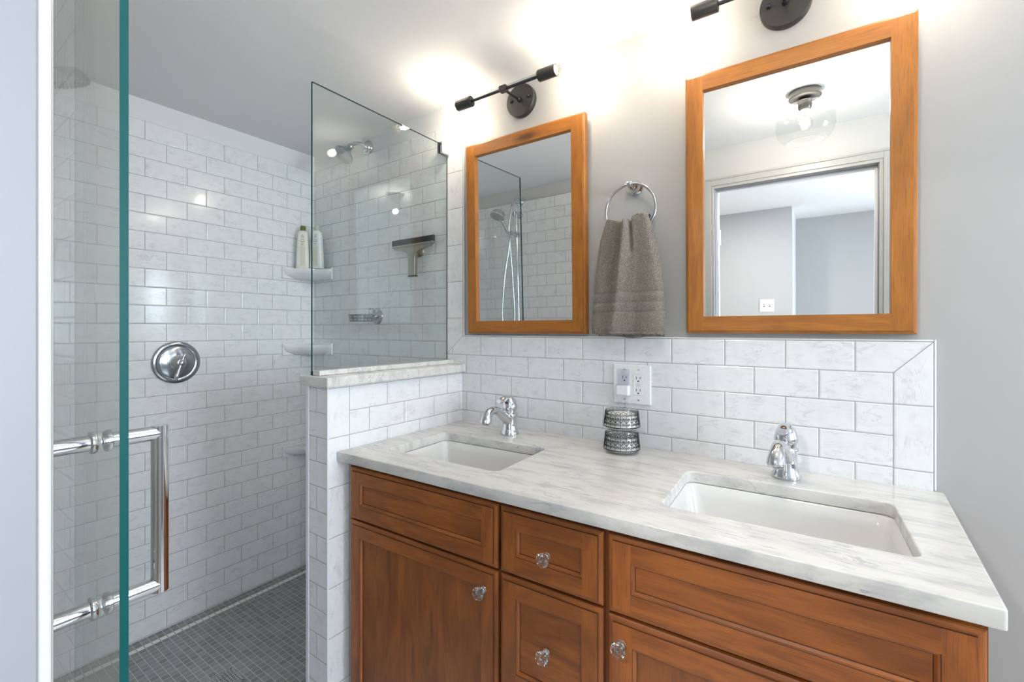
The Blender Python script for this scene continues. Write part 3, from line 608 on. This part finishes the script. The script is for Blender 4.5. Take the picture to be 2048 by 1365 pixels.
def front(name, x0, x1, z0, z1, parent, horizontal=False, knob=None, w=0.047, panel_grain='z'):
    y = FY; m = MB(); o = [(random.random()*9, random.random()*9) for _ in range(8)]
    P = lambda ins, dep: [(x0+ins, y+dep, z0+ins), (x1-ins, y+dep, z0+ins), (x1-ins, y+dep, z1-ins), (x0+ins, y+dep, z1-ins)]
    def ring(a, b, mi=0):
        A, B = P(*a), P(*b)
        for k in range(4):
            j = (k+1) % 4; q = [A[k], A[j], B[j], B[k]]
            if k % 2 == 0: uv = [(p[0]+o[k][0], p[2]+p[1]+o[k][1]) for p in q]
            else: uv = [(p[2]+o[k][0], p[0]+p[1]+o[k][1]) for p in q]
            m.add(q, [(0, 1, 2, 3)], mi, [uv])
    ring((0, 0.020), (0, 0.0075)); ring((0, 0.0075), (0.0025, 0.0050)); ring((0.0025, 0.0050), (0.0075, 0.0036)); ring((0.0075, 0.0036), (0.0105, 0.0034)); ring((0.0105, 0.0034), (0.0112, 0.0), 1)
    a, b = 0.0112, w                     # flat frame, stiles run full height
    S = [((x0+a, z0+a), (x0+b, z1-a), 'z'), ((x1-b, z0+a), (x1-a, z1-a), 'z'), ((x0+b, z0+a), (x1-b, z0+b), 'x'), ((x0+b, z1-b), (x1-b, z1-a), 'x')]
    for i, (p, q, g) in enumerate(S):
        vs = [(p[0], y, p[1]), (q[0], y, p[1]), (q[0], y, q[1]), (p[0], y, q[1])]
        uv = [(v[0]+o[4+i][0], v[2]+o[4+i][1]) if g == 'x' else (v[2]+o[4+i][0], v[0]+o[4+i][1]) for v in vs]
        m.add(vs, [(0, 1, 2, 3)], 0, [uv])
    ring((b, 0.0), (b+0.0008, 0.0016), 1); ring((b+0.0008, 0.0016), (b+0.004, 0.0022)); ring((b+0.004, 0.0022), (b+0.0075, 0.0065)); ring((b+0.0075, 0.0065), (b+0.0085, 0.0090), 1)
    m.add(P(0, 0.020), [(3, 2, 1, 0)], 0)
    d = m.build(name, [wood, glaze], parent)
    pm = MB(); i = b+0.0080
    oo = (random.random()*9, random.random()*9)
    pm.box((x0+i, y+0.0088, z0+i), (x1-i, y+0.0125, z1-i), 0, panel_grain, oo); pm.build('panel', woodp if panel_grain == 'z' else wood, d)
    if knob:
        kx, kz = knob; k = MB()
        k.lathe([(0.0105, 0.0002), (0.011, 0.002), (0.0080, 0.0045), (0.0068, 0.010), (0.0085, 0.0135)], (kx, y, kz), (0, -1, 0), 8)
        k.lathe([(0.0085, 0.0130), (0.0150, 0.0165), (0.0165, 0.0205), (0.0160, 0.0245), (0.0115, 0.0290), (0.0060, 0.0300)], (kx, y, kz), (0, -1, 0), 8)
        k.build('knob', crystal, d, label='faceted clear glass knob')
        s = MB(); s.lathe([(0.0022, 0.0), (0.0022, 0.022)], (kx, y, kz), (0, -1, 0), 10); s.build('knob_screw', chrome, d)
    return d
front('drawer_front', 0.0205, 0.5893, 0.6915, 0.8530, vc, w=0.046, panel_grain='x')
front('drawer_front', 0.5982, 0.8655, 0.6915, 0.8530, vc, knob=(0.7300, 0.7640), w=0.047, panel_grain='x')
front('drawer_front', 0.8775, 1.4510, 0.6880, 0.8530, vc, w=0.050, panel_grain='x')
front('drawer_front', 0.5982, 0.8655, 0.4080, 0.6850, vc, knob=(0.7290, 0.5410), w=0.047, panel_grain='x')
front('drawer_front', 0.5982, 0.8655, 0.1300, 0.4010, vc, knob=(0.7290, 0.2700), w=0.047, panel_grain='x')
front('door', 0.0205, 0.5893, 0.1300, 0.6850, vc, knob=(0.5480, 0.6300), w=0.047)
front('door', 0.8775, 1.4510, 0.1300, 0.6815, vc, knob=(0.9080, 0.6290), w=0.053)
# ------------------------------------------------------------------ countertop with two cut-outs
def hole(cx, cy, w, d, rot, r=0.022):
    c, s = math.cos(rot), math.sin(rot)
    return [(cx+x*c-y*s, cy+x*s+y*c) for x, y, _ in rrect(-w/2, w/2, -d/2, d/2, r, 0, 8)]
SK = [(0.3200, -0.3440, 0.430, 0.285, 0.035), (1.1870, -0.3075, 0.434, 0.288, 0.038)]
def round_poly(pts, rads, n=5):
    out = []; L = len(pts)
    for i, p in enumerate(pts):
        p = Vector(p); a = (Vector(pts[i-1])-p).normalized(); b = (Vector(pts[(i+1) % L])-p).normalized(); r = rads[i]
        if r == 0: out.append(tuple(p)); continue
        ang = a.angle(b); t = r/math.tan(ang/2)
        for k in range(n+1):
            f = k/n; q = (p+a*t)*(1-f)**2+p*2*f*(1-f)+(p+b*t)*f*f; out.append(tuple(q))
    return out
outer = round_poly([(0.0015, -0.6035), (1.4810, -0.5660), (1.5065, -0.0008), (0.0015, -0.0008)], [0.002, 0.006, 0.006, 0])
cu = bpy.data.curves.new('tmp', 'CURVE'); cu.dimensions = '2D'; cu.fill_mode = 'BOTH'; cu.extrude = 0.015-0.0025; cu.bevel_depth = 0.0025; cu.bevel_resolution = 2; cu.offset = -0.0025
def addpoly(pts):
    s = cu.splines.new('POLY'); s.points.add(len(pts)-1); s.use_cyclic_u = True
    for p, q in zip(s.points, pts): p.co = (q[0], q[1], 0, 1)
addpoly(outer)
for s in SK: addpoly(list(reversed(hole(*s))))
tmp = bpy.data.objects.new('tmp', cu); COL.objects.link(tmp); bpy.context.view_layer.update()
me = bpy.data.meshes.new_from_object(tmp.evaluated_get(bpy.context.evaluated_depsgraph_get())); bpy.data.objects.remove(tmp)
me.materials.clear(); me.materials.append(marble)
ct = bpy.data.objects.new('countertop', me); COL.objects.link(ct); ct.location = (0, 0, 0.8855)
tag(ct, 'white marble countertop with grey veins on the vanity', 'countertop')
# ------------------------------------------------------------------ sinks
def sink(i, label):
    cx, cy, w, d, rot = SK[i]
    t = thing('sink', label, 'sink', (cx, cy, 0.870), rot, 'undermount sinks in the marble top')
    m = MB(); rings = []
    for e, z, r in ((0.020, -0.0005, 0.03), (0.0005, -0.0005, 0.024), (-0.003, -0.004, 0.024), (-0.010, -0.030, 0.028), (-0.026, -0.105, 0.035), (-0.036, -0.122, 0.036), (-0.055, -0.130, 0.036)):
        rings.append(rrect(-w/2-e, w/2+e, -d/2-e, d/2+e, r, z, 8))
    rings.append([(p[0]*0.12, p[1]*0.15, -0.134) for p in rings[-1]])
    m.loft(rings, 0, True, False, True)
    # outer shell
    rings2 = [rrect(-w/2-0.020, w/2+0.020, -d/2-0.020, d/2+0.020, 0.03, -0.0005, 8), rrect(-w/2-0.020, w/2+0.020, -d/2-0.020, d/2+0.020, 0.03, -0.012, 8), rrect(-w/2-0.006, w/2+0.006, -d/2-0.006, d/2+0.006, 0.03, -0.03, 8), rrect(-w/2+0.01, w/2-0.01, -d/2+0.01, d/2-0.01, 0.03, -0.15, 8)]
    m.loft([list(reversed(r)) for r in rings2], 0, True, False, True)
    m.build('basin', ceramic, t, smooth=40)
    m = MB(); m.lathe([(0.030, 0.0), (0.031, 0.002), (0.026, 0.004), (0.022, 0.002), (0.020, 0.001)], (0, 0, -0.1345), n=32); m.lathe([(0.018, 0.002), (0.017, 0.006), (0.004, 0.008)], (0, 0, -0.1345), n=24)
    m.build('drain_stopper', chrome, t, smooth=40)
    return t
sink(0, 'white rectangular undermount sink beside the tiled half wall'); sink(1, 'white rectangular undermount sink at the right end of the counter')
# ------------------------------------------------------------------ faucets
def faucet(x, y, rz, label):
    t = thing('faucet', label, 'faucet', (x, y, 0.9005), rz, 'chrome faucets on the vanity')
    m = MB(); m.lathe([(0.0320, 0), (0.0338, 0.002), (0.0338, 0.009), (0.0310, 0.014), (0.0275, 0.026), (0.0252, 0.044), (0.0255, 0.058), (0.0275, 0.068), (0.0290, 0.074), (0.0275, 0.079), (0.0240, 0.082), (0.0240, 0.090)], n=48)
    m.build('body', chrome, t, smooth=35)
    m = MB()
    path = spl([(0, -0.010, 0.050), (0, -0.035, 0.068), (0, -0.065, 0.090), (0, -0.095, 0.102), (0, -0.120, 0.100), (0, -0.138, 0.086), (0, -0.146, 0.068)], 8); n = len(path)
    rr = [0.0175+(0.0135-0.0175)*min(1, i/(n*0.45)) for i in range(n)]
    for i in range(n):
        f = i/(n-1)
        if f > 0.72: rr[i] = 0.0135+(f-0.72)*0.018
    m.tube(path, rr, 24, sx=1.15); 
    m.lathe([(0.0185, -0.006), (0.0198, 0.0), (0.0198, 0.004), (0.0170, 0.012), (0.0135, 0.013)], (0, -0.1455, 0.070), (0, -0.25, -1), 28)
    m.build('spout', chrome, t, smooth=50)
    m = MB(); m.lathe([(0.0240, 0.0905), (0.0272, 0.094), (0.0284, 0.101), (0.0265, 0.108), (0.0245, 0.116), (0.0215, 0.125), (0.0175, 0.131), (0.0140, 0.134), (0.0145, 0.138), (0.0080, 0.142), (0.002, 0.143)], n=40)
    lv = m.build('handle_cap', chrome, t, smooth=35)
    m = MB(); m.tube(spl([(0, -0.002, 0.134), (0, -0.022, 0.139), (0, -0.040, 0.137), (0, -0.058, 0.129), (0, -0.070, 0.130)], 6), [0.0065+0.002*abs(math.sin(i/24*3.0)) for i in range(25)], 16, sx=1.5); m.build('lever', chrome, lv, smooth=50)
    m = MB(); a = [(-0.0045, -0.0205, 0.121), (0.0, -0.0208, 0.121), (0.0, -0.0225, 0.114), (-0.0036, -0.0220, 0.1165)]
    m.lathe([(0.0045, 0), (0.0045, 0.0015)], (-0.002, -0.0222, 0.1185), (0, -0.94, 0.33), 16, 0); m.lathe([(0.0042, 0), (0.0042, 0.0018)], (0.0035, -0.0222, 0.1185), (0, -0.94, 0.33), 16, 1); m.build('temperature_mark', [red_dot, blue_dot], lv)
    return t
faucet(0.318, -0.098, 0.0, 'chrome single lever faucet at the left sink, by the half wall'); faucet(1.190, -0.083, -0.08, 'chrome single lever faucet at the right sink')
# ------------------------------------------------------------------ stacked glass jar
jr = thing('glass_jar', 'stacked clear glass jar with black scrollwork bands and knobbed lid', 'jar', (0.745, -0.092, 0.9005))
def tier(z0, r0, r1, h, name):
    m = MB(); m.lathe([(r0-0.012, z0), (r0-0.002, z0+0.002), (r0, z0+0.008), (r0-0.0005, z0+0.012), (r1, z0+h-0.004), (r1-0.003, z0+h), (r1-0.007, z0+h), (r1-0.0055, z0+h-0.006), (r0-0.004, z0+0.012), (r0-0.008, z0+0.0062), (0.001, z0+0.006)], n=64, caps=False)
    o = m.build(name, jar_glass, jr, smooth=40)
    s = MB(); K = 20; zb, zt = z0+0.0165, z0+h-0.006
    def rad(z): return r0-0.0005+(r1-(r0-0.0005))*(z-(z0+0.012))/(h-0.016)+0.0004
    def pt(th, z): r = rad(z); return (r*math.cos(th), r*math.sin(th), z)
    H = zt-zb; dth = 2*PI/K
    def spiral(cth, cz, R, a0, turns, sgn, nseg=11):
        return [pt(cth+sgn*(R*(1-0.75*i/nseg)/r0)*math.cos(a0+turns*2*PI*i/nseg), cz+R*(1-0.75*i/nseg)*math.sin(a0+turns*2*PI*i/nseg)) for i in range(nseg+1)]
    for k in range(K):
        th = k*dth
        s.tube([pt(th, zb), pt(th, (zb+zt)/2), pt(th, zt-0.006)], 0.00082, 5, caps=False)
        tc = th+dth/2; w = dth/2
        arch = [pt(tc+w*math.cos(a), zt-0.0075+0.0075*math.sin(a)) for a in [PI*i/8 for i in range(9)]]; s.tube(arch, 0.0008, 5, caps=False)
        R = w*r0*0.46
        for sg in (-1, 1):
            s.tube(spiral(tc+sg*w*0.50, zt-0.0095, R, PI*0.5, 1.15, sg), 0.00082, 5, caps=False)
            s.tube(spiral(tc+sg*w*0.50, zb+H*0.52, R*0.95, -PI*0.5, 1.15, -sg), 0.00082, 5, caps=False)
            s.tube(spiral(tc+sg*w*0.50, zb+H*0.17, R, PI*0.5, 1.15, sg), 0.00082, 5, caps=False)
            s.tube([pt(tc+sg*w*0.9, zb+H*0.30), pt(tc+sg*w*0.3, zb+H*0.42), pt(tc, zb+H*0.62)], 0.00082, 5, caps=False)
    for z in (zb-0.0035, zb-0.0022): s.tube([pt(a, z) for a in [2*PI*i/64 for i in range(64)]], 0.0009, 6, closed=True)
    s.build('scrollwork_band', black_p, o)
tier(0.0, 0.0565, 0.0500, 0.070, 'lower_tier'); tier(0.0705, 0.0565, 0.0500, 0.068, 'upper_tier')
m = MB(); m.lathe([(0.0005, 0.0075), (0.046, 0.0075), (0.0445, 0.045), (0.0005, 0.046)], n=40, caps=False); m.build('white_filling', plain('cotton_white', (0.78, 0.77, 0.74), 0.9), jr, smooth=40)
m = MB(); m.lathe([(0.0005, 0.0785), (0.046, 0.0785), (0.0445, 0.120), (0.0005, 0.122)], n=40, caps=False); m.build('white_filling', plain('cotton_white_upper', (0.78, 0.77, 0.74), 0.9), jr, smooth=40)
m = MB(); m.lathe([(0.0485, 0.1392), (0.0500, 0.1415), (0.0490, 0.1440), (0.042, 0.1490), (0.028, 0.1530), (0.016, 0.1570), (0.0115, 0.1620), (0.0120, 0.1660), (0.0165, 0.1700), (0.0175, 0.1745), (0.0140, 0.1790), (0.0040, 0.1805)], n=48)
m.build('lid', jar_glass, jr, smooth=30)
# ------------------------------------------------------------------ outlet plate
op = thing('outlet_plate', 'white double outlet plate on the backsplash above the glass jar', 'outlet', (0.7465, 0, 1.1045))
MB().box((-0.064, -0.0065, -0.065), (0.064, -0.0002, 0.065)).build('cover_plate', plastic, op, bevel=0.003)
def recept(cx, dz, name='receptacle'):
    m = MB(); m.box((cx-0.0168, -0.0086, -0.0340), (cx+0.0168, -0.0066, 0.0340)); o = m.build(name, plastic, op, bevel=0.0006)
    for z in (0.0185, -0.0215):
        s = MB()
        s.box((cx-0.0078, -0.0089, z+0.000), (cx-0.0058, -0.0087, z+0.0090)); s.box((cx+0.0050, -0.0089, z+0.001), (cx+0.0070, -0.0087, z+0.0085)); s.lathe([(0.0026, 0), (0.0026, 0.0003)], (cx-0.0002, -0.0087, z-0.006), (0, -1, 0), 14)
        s.build('slots', slotm, o)
    e = MB()
    for a, b in (((-0.0172, 0.0340), (0.0172, 0.0344)), ((-0.0172, -0.0344), (0.0172, -0.0340)), ((-0.0173, -0.0344), (-0.0168, 0.0344)), ((0.0168, -0.0344), (0.0173, 0.0344))):
        e.box((cx+a[0], -0.0068, a[1]), (cx+b[0], -0.0063, b[1]))
    e.build('gap_line', printg, o)
    for z in (0.050, -0.050): MB().lathe([(0.0030, 0), (0.0026, 0.001)], (cx, -0.0066, z), (0, -1, 0), 14).build('screw', satin, o)
    return o
recept(-0.0235, 0); g = recept(0.0235, 0)
m = MB(); m.box((0.0165, -0.0092, -0.0045), (0.0305, -0.0087, 0.0060)); m.build('test_button', plain('button_grey', (0.66, 0.66, 0.66), 0.4), g)
nl = thing('plug_in_light', 'small plug-in night light with clear bluish lens on the left outlet', 'night light', (0.7230, -0.0092, 1.1045))
m = MB(); m.box((-0.0190, -0.022, -0.0020), (0.0190, -0.0005, 0.0520)); m.build('clear_lens', blue_clear, nl, bevel=0.002)
m = MB(); m.box((-0.0205, -0.024, -0.0350), (0.0205, -0.0005, -0.0030)); m.build('housing', plastic, nl, bevel=0.003)
# ------------------------------------------------------------------ towel ring and towel
tr = thing('towel_ring', 'round chrome towel ring mounted between the two mirrors', 'towel ring', (0.757, T-0.002, 1.7575))
m = MB(); m.lathe([(0.0235, 0.0002), (0.0245, 0.004), (0.0245, 0.009), (0.0215, 0.013), (0.0195, 0.016), (0.0200, 0.022), (0.0165, 0.034), (0.0115, 0.041), (0.0125, 0.045), (0.0095, 0.050)], (0, 0, 0), (0, -1, 0), 36)
m.lathe([(0.0095, -0.008), (0.0100, 0.0), (0.0095, 0.008)], (0, -0.057, 0), (1, 0, 0), 20); m.lathe([(0.0085, 0), (0.0065, 0.006), (0.0015, 0.008)], (0, -0.061, 0), (0, -1, 0), 18); m.build('wall_post', chrome, tr, smooth=35)
m = MB(); m.tube([(0.0825*math.sin(a), -0.057, -0.0825+0.0825*math.cos(a)) for a in [2*PI*k/72 for k in range(72)]], 0.0042, 14, closed=True); m.build('ring', plain('ring_nickel', (0.50, 0.50, 0.50), 0.22, 1.0), tr, smooth=60)
def lerp_tab(tab, z):
    for (a, p), (b, q) in zip(tab, tab[1:]):
        if z <= a and z >= b: return p+(q-p)*(a-z)/(a-b)
    return tab[0][1] if z > tab[0][0] else tab[-1][1]
LT = [(1.645, 0.683), (1.58, 0.661), (1.478, 0.644), (1.405, 0.638), (1.315, 0.627), (1.27, 0.628)]
RT = [(1.655, 0.820), (1.58, 0.841), (1.457, 0.862), (1.392, 0.867), (1.315, 0.872), (1.27, 0.870)]
def sstep(a, b, x):
    t = max(0, min(1, (x-a)/(b-a))); return t*t*(3-2*t)
m = MB(); NU, NV = 110, 190; rows = []
path = []
for j in range(NV+1):
    f = j/NV
    path.append(f)
Zb, Zbb = 1.2735, 1.264
for j in range(NV+1):
    f = j/NV; row = []
    for i in range(NU+1):
        u = i/NU
        ztop = 1.640+0.006*math.cos(2*PI*(u*1.5-0.05))+0.012*sstep(0.6, 0.95, u)-0.012*math.exp(-((u-0.57)/0.05)**2)
        if f < 0.5:                      # front face, bottom to top
            z = Zb+(ztop-Zb)*(f/0.5); side = -1
        elif f < 0.56:
            side = -1+2*(f-0.5)/0.06; z = ztop+0.008*(1-side*side)
        else:
            side = 1; z = ztop+(Zbb+0.004*math.sin(u*9)-ztop)*((f-0.56)/0.44)
        L, R = lerp_tab(LT, z), lerp_tab(RT, z)
        h = (ztop-z)/(ztop-Zb)
        if side >= 1: L += 0.012+0.02*h*0.4; R -= 0.004
        x = L+(R-L)*u
        thick = 0.020+0.010*(1-h)
        ridge = 0.022*math.exp(-((u-(0.52-0.22*h))/0.07)**2)*(1-0.55*h)
        val = -0.026*math.exp(-((u-0.58-0.03*h)/0.035)**2)*max(0, 1-h*3.2)
        val2 = -0.016*math.exp(-((u-0.36+0.12*h)/0.06)**2)*(1-0.5*h)
        edge = -0.012*(math.exp(-(u/0.05)**2)+math.exp(-((1-u)/0.05)**2))
        wav = 0.0035*math.sin(u*15+h*2.5)*h
        bulge = thick+ridge+val+val2+edge+wav
        y = -0.050+side*bulge*(1.0 if side < 0 else 0.55)
        nz = noise.noise(Vector((x*300, z*300, side*3)))*0.0011 + noise.noise(Vector((x*120, z*120, 5)))*0.0008
        smooth_band = any(abs(z-b) < w for b, w in ((1.404, 0.005), (1.373, 0.004), (1.343, 0.004), (1.279, 0.003)))
        if smooth_band: nz = -0.0030
        if z < 1.283 and side < 0: nz += 0.0012*math.sin(u*70)
        y += nz*(1 if side > 0 else -1)
        row.append((x+noise.noise(Vector((z*200, side, u*3)))*0.001, min(y, 0.004), z+(0.002*math.sin(u*70) if j == 0 else 0)))
    rows.append(row)
m.loft(rows, 0, False)
# close the two sides
tw = m.build('hand_towel', towel_m, smooth=80); tag(tw, 'grey terry hand towel draped through the chrome towel ring', 'towel')
sol = tw.modifiers.new('thick', 'SOLIDIFY'); sol.thickness = 0.004; sol.offset = -1
# ------------------------------------------------------------------ framed mirrors
TILT = 0.020
def mirror(x0, x1, z0, z1, label, name='framed_mirror'):
    t = thing(name, label, 'mirror', ((x0+x1)/2, T-0.0022, z0), 0, 'wood framed mirrors above the vanity'); t.rotation_euler = (TILT, 0, 0)
    w = (x1-x0)/2; h = z1-z0; mb_w = 0.0500; th = 0.030
    m = MB(); o = [(random.random()*9, random.random()*9) for _ in range(8)]
    y = -th
    P = lambda ins, dep: [(-w+ins, y+dep, ins), (w-ins, y+dep, ins), (w-ins, y+dep, h-ins), (-w+ins, y+dep, h-ins)]
    def ring(a, b):
        A, B = P(*a), P(*b)
        for k in range(4):
            j = (k+1) % 4; q = [A[k], A[j], B[j], B[k]]
            uv = [(p[0]+o[k][0], p[2]+p[1]+o[k][1]) for p in q] if k % 2 == 0 else [(p[2]+o[k][0], p[0]+p[1]+o[k][1]) for p in q]
            m.add(q, [(0, 1, 2, 3)], 0, [uv])
    ring((0, th-0.0006), (0, 0.008)); ring((0, 0.008), (0.003, 0.0045)); ring((0.003, 0.0045), (0.008, 0.0030)); ring((0.008, 0.0030), (0.0085, 0.0))
    a, b = 0.0085, mb_w
    S = [((-w+a, a), (-w+b, h-a), 'z'), ((w-b, a), (w-a, h-a), 'z'), ((-w+b, a), (w-b, b), 'x'), ((-w+b, h-b), (w-b, h-a), 'x')]
    for i, (p, q, g) in enumerate(S):
        vs = [(p[0], y, p[1]), (q[0], y, p[1]), (q[0], y, q[1]), (p[0], y, q[1])]
        uv = [(v[0]+o[4+i][0], v[2]+o[4+i][1]) if g == 'x' else (v[2]+o[4+i][0], v[0]+o[4+i][1]) for v in vs]
        m.add(vs, [(0, 1, 2, 3)], 0, [uv])
    ring((b, 0.0), (b+0.0006, 0.0)); ring((b+0.0006, 0.0), (b+0.001, 0.012)); ring((b+0.001, 0.012), (b+0.001, th-0.0006))
    m.add(P(0, th-0.0006), [(3, 2, 1, 0)], 0)
    m.build('frame', frame_wood, t)
    g = MB(); i = b+0.0012; g.box((-w+i, -th+0.0120, i), (w-i, -th+0.0150, h-i)); g.build('mirror_glass', mirror_m, t)
    return t
mirror(0.0470, 0.5870, 1.2710, 2.0470, 'wood framed mirror on the left, nearest the shower')
mirror(0.9235, 1.4575, 1.2765, 2.0530, 'wood framed mirror on the right, above the right sink')
# ------------------------------------------------------------------ sconces
def bulb_part(parent, at, d, par_name='bulb'):
    """bulb on axis d from socket mouth"""
    m = MB(); m.lathe([(0.0128, -0.004), (0.0132, 0.004), (0.0150, 0.014), (0.0215, 0.030), (0.0280, 0.044), (0.0300, 0.056), (0.0285, 0.069), (0.0225, 0.080), (0.0130, 0.0865), (0.001, 0.0885)], at, d, 32, caps=False)
    o = m.build(par_name, bulb_glass, parent, smooth=50)
    f = MB(); at = Vector(at); d = Vector(d).normalized(); e = Vector((0, 0, 1)) if abs(d.z) < 0.9 else Vector((1, 0, 0)); e2 = d.cross(e)
    for k in range(6):
        a = 2*PI*k/6; r = 0.009; p = e*math.cos(a)*r+e2*math.sin(a)*r; a2 = a+0.5; p2 = e*math.cos(a2)*r+e2*math.sin(a2)*r
        f.tube([at+d*0.028+p, at+d*0.066+p2], 0.0013, 6)
    f.build('filament', filament, o)
    s = MB(); s.lathe([(0.006, 0.0), (0.006, 0.018), (0.003, 0.024)], at, d, 14); s.build('glass_stem', bulb_glass, o)
    return o
def sconce(x, z, label):
    t = thing('wall_sconce', label, 'wall lamp', (x, T-0.002, z), 0, 'two-bulb wall lamps above the mirrors')
    m = MB(); m.lathe([(0.0620, 0.0002), (0.0625, 0.002), (0.0625, 0.021), (0.0615, 0.0225), (0.010, 0.0226)], (0, 0, 0), (0, -1, 0), 64); pl = m.build('wall_plate', gun, t, smooth=35)
    for sx in (-1, 1): MB().lathe([(0.0065, 0.0227), (0.0065, 0.029), (0.0045, 0.0315), (0.001, 0.032)], (sx*0.040, 0, 0.004), (0, -1, 0), 18).build('plate_knob', gun2, pl, smooth=40)
    m = MB(); yb = -0.130; zb = -0.006
    m.tube([(0, -0.022, 0.0), (0, yb, zb)], 0.0050, 14); m.lathe([(0.0085, 0.0228), (0.0085, 0.034), (0.006, 0.038)], (0, 0, 0), (0, -1, 0), 18); m.build('stem', gun2, t, smooth=40)
    m = MB(); m.box((-0.0150, yb-0.011, zb-0.009), (0.0150, yb+0.011, zb+0.011)); m.build('clamp', gun, t, bevel=0.001)
    m = MB(); m.tube([(-0.160, yb, zb), (0.160, yb, zb)], 0.0055, 16); rod = m.build('rod', gun2, t, smooth=40)
    for sx in (-1, 1):
        m = MB(); m.lathe([(0.006, -0.002), (0.0195, 0.0), (0.0200, 0.002), (0.0200, 0.068), (0.0192, 0.0685), (0.0172, 0.068), (0.0172, 0.056), (0.001, 0.055)], (sx*0.152, yb, zb), (sx, 0, 0), 40, caps=False); so = m.build('socket', gun, t, smooth=35)
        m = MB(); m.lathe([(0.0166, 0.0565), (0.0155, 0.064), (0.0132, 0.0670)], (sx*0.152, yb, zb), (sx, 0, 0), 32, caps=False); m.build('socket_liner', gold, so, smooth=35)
        bulb_part(t, (sx*0.217, yb, zb), (sx, 0, 0))
        l = bpy.data.lights.new('bulb_light', 'POINT'); l.energy = BULB_W; l.color = (1.0, 0.90, 0.76); l.shadow_soft_size = 0.016
        lo = bpy.data.objects.new('bulb_light', l); COL.objects.link(lo); lo.parent = t; lo.location = (sx*0.266, yb, zb)
    return t
sconce(0.3060, 2.1740, 'two-bulb dark metal wall lamp above the left mirror')
sconce(1.1840, 2.1900, 'two-bulb dark metal wall lamp above the right mirror, cut by the photo top')
# ------------------------------------------------------------------ ceiling light (seen in the mirror)
cl = thing('ceiling_lamp', 'clear glass ceiling lamp with dark base, reflected in the right mirror', 'ceiling lamp', (1.206, -0.890, CZ))
m = MB(); m.lathe([(0.060, 0.0002), (0.0605, 0.003), (0.0605, 0.026), (0.058, 0.028), (0.01, 0.0285)], (0, 0, 0), (0, 0, -1), 56); m.build('ceiling_plate', gun, cl, smooth=35)
m = MB(); m.lathe([(0.020, 0.0285), (0.022, 0.034), (0.026, 0.038), (0.026, 0.058), (0.024, 0.070), (0.0185, 0.078)], (0, 0, 0), (0, 0, -1), 32); m.build('socket', gun, cl, smooth=35)
m = MB(); m.lathe([(0.027, 0.052), (0.060, 0.054), (0.085, 0.062), (0.101, 0.078), (0.108, 0.100), (0.109, 0.150), (0.104, 0.176), (0.090, 0.198), (0.072, 0.210)], (0, 0, 0), (0, 0, -1), 64, caps=False)
m.tube([(0.072*math.cos(a), 0.072*math.sin(a), -0.210) for a in [2*PI*k/64 for k in range(64)]], 0.0016, 8, closed=True); m.build('glass_shade', shade_glass, cl, smooth=50)
bulb_part(cl, (0, 0, -0.080), (0, 0, -1))
l = bpy.data.lights.new('bulb_light', 'POINT'); l.energy = 2.3; l.color = (1.0, 0.93, 0.84); l.shadow_soft_size = 0.018
lo = bpy.data.objects.new('bulb_light', l); COL.objects.link(lo); lo.parent = cl; lo.location = (0, 0, -0.128)
# ------------------------------------------------------------------ hall: recessed light and switch
rl = thing('recessed_light', 'round recessed light in the hall ceiling, reflected in the right mirror', 'ceiling light', (0.648, -2.385, HZ))
m = MB(); m.lathe([(0.060, 0.0002), (0.072, 0.001), (0.074, 0.004), (0.060, 0.005)], (0, 0, 0), (0, 0, -1), 40); m.build('trim_ring', plastic, rl, smooth=40)
m = MB(); m.lathe([(0.059, 0.003), (0.058, 0.0055), (0.001, 0.006)], (0, 0, 0), (0, 0, -1), 40); m.build('lit_disc', emit('lit_disc', (1.0, 0.97, 0.92), 14), rl)
l = bpy.data.lights.new('recessed_glow', 'AREA'); l.shape = 'DISK'; l.size = 0.11; l.energy = 7; l.color = (1.0, 0.97, 0.93)
lo = bpy.data.objects.new('recessed_glow', l); COL.objects.link(lo); lo.parent = rl; lo.location = (0, 0, -0.008)
sw = thing('light_switch', 'white double switch plate on the hall wall, reflected in the right mirror', 'switch', (0.836, HY, 1.372))
MB().box((-0.058, 0.0002, -0.058), (0.058, 0.006, 0.058)).build('cover_plate', plastic, sw, bevel=0.002)
for sx in (-0.023, 0.023):
    MB().box((sx-0.005, 0.0062, -0.012), (sx+0.005, 0.0068, 0.012)).build('toggle_slot', slotm, sw)
    MB().box((sx-0.003, 0.0069, -0.002), (sx+0.003, 0.015, 0.007)).build('toggle', plastic, sw)
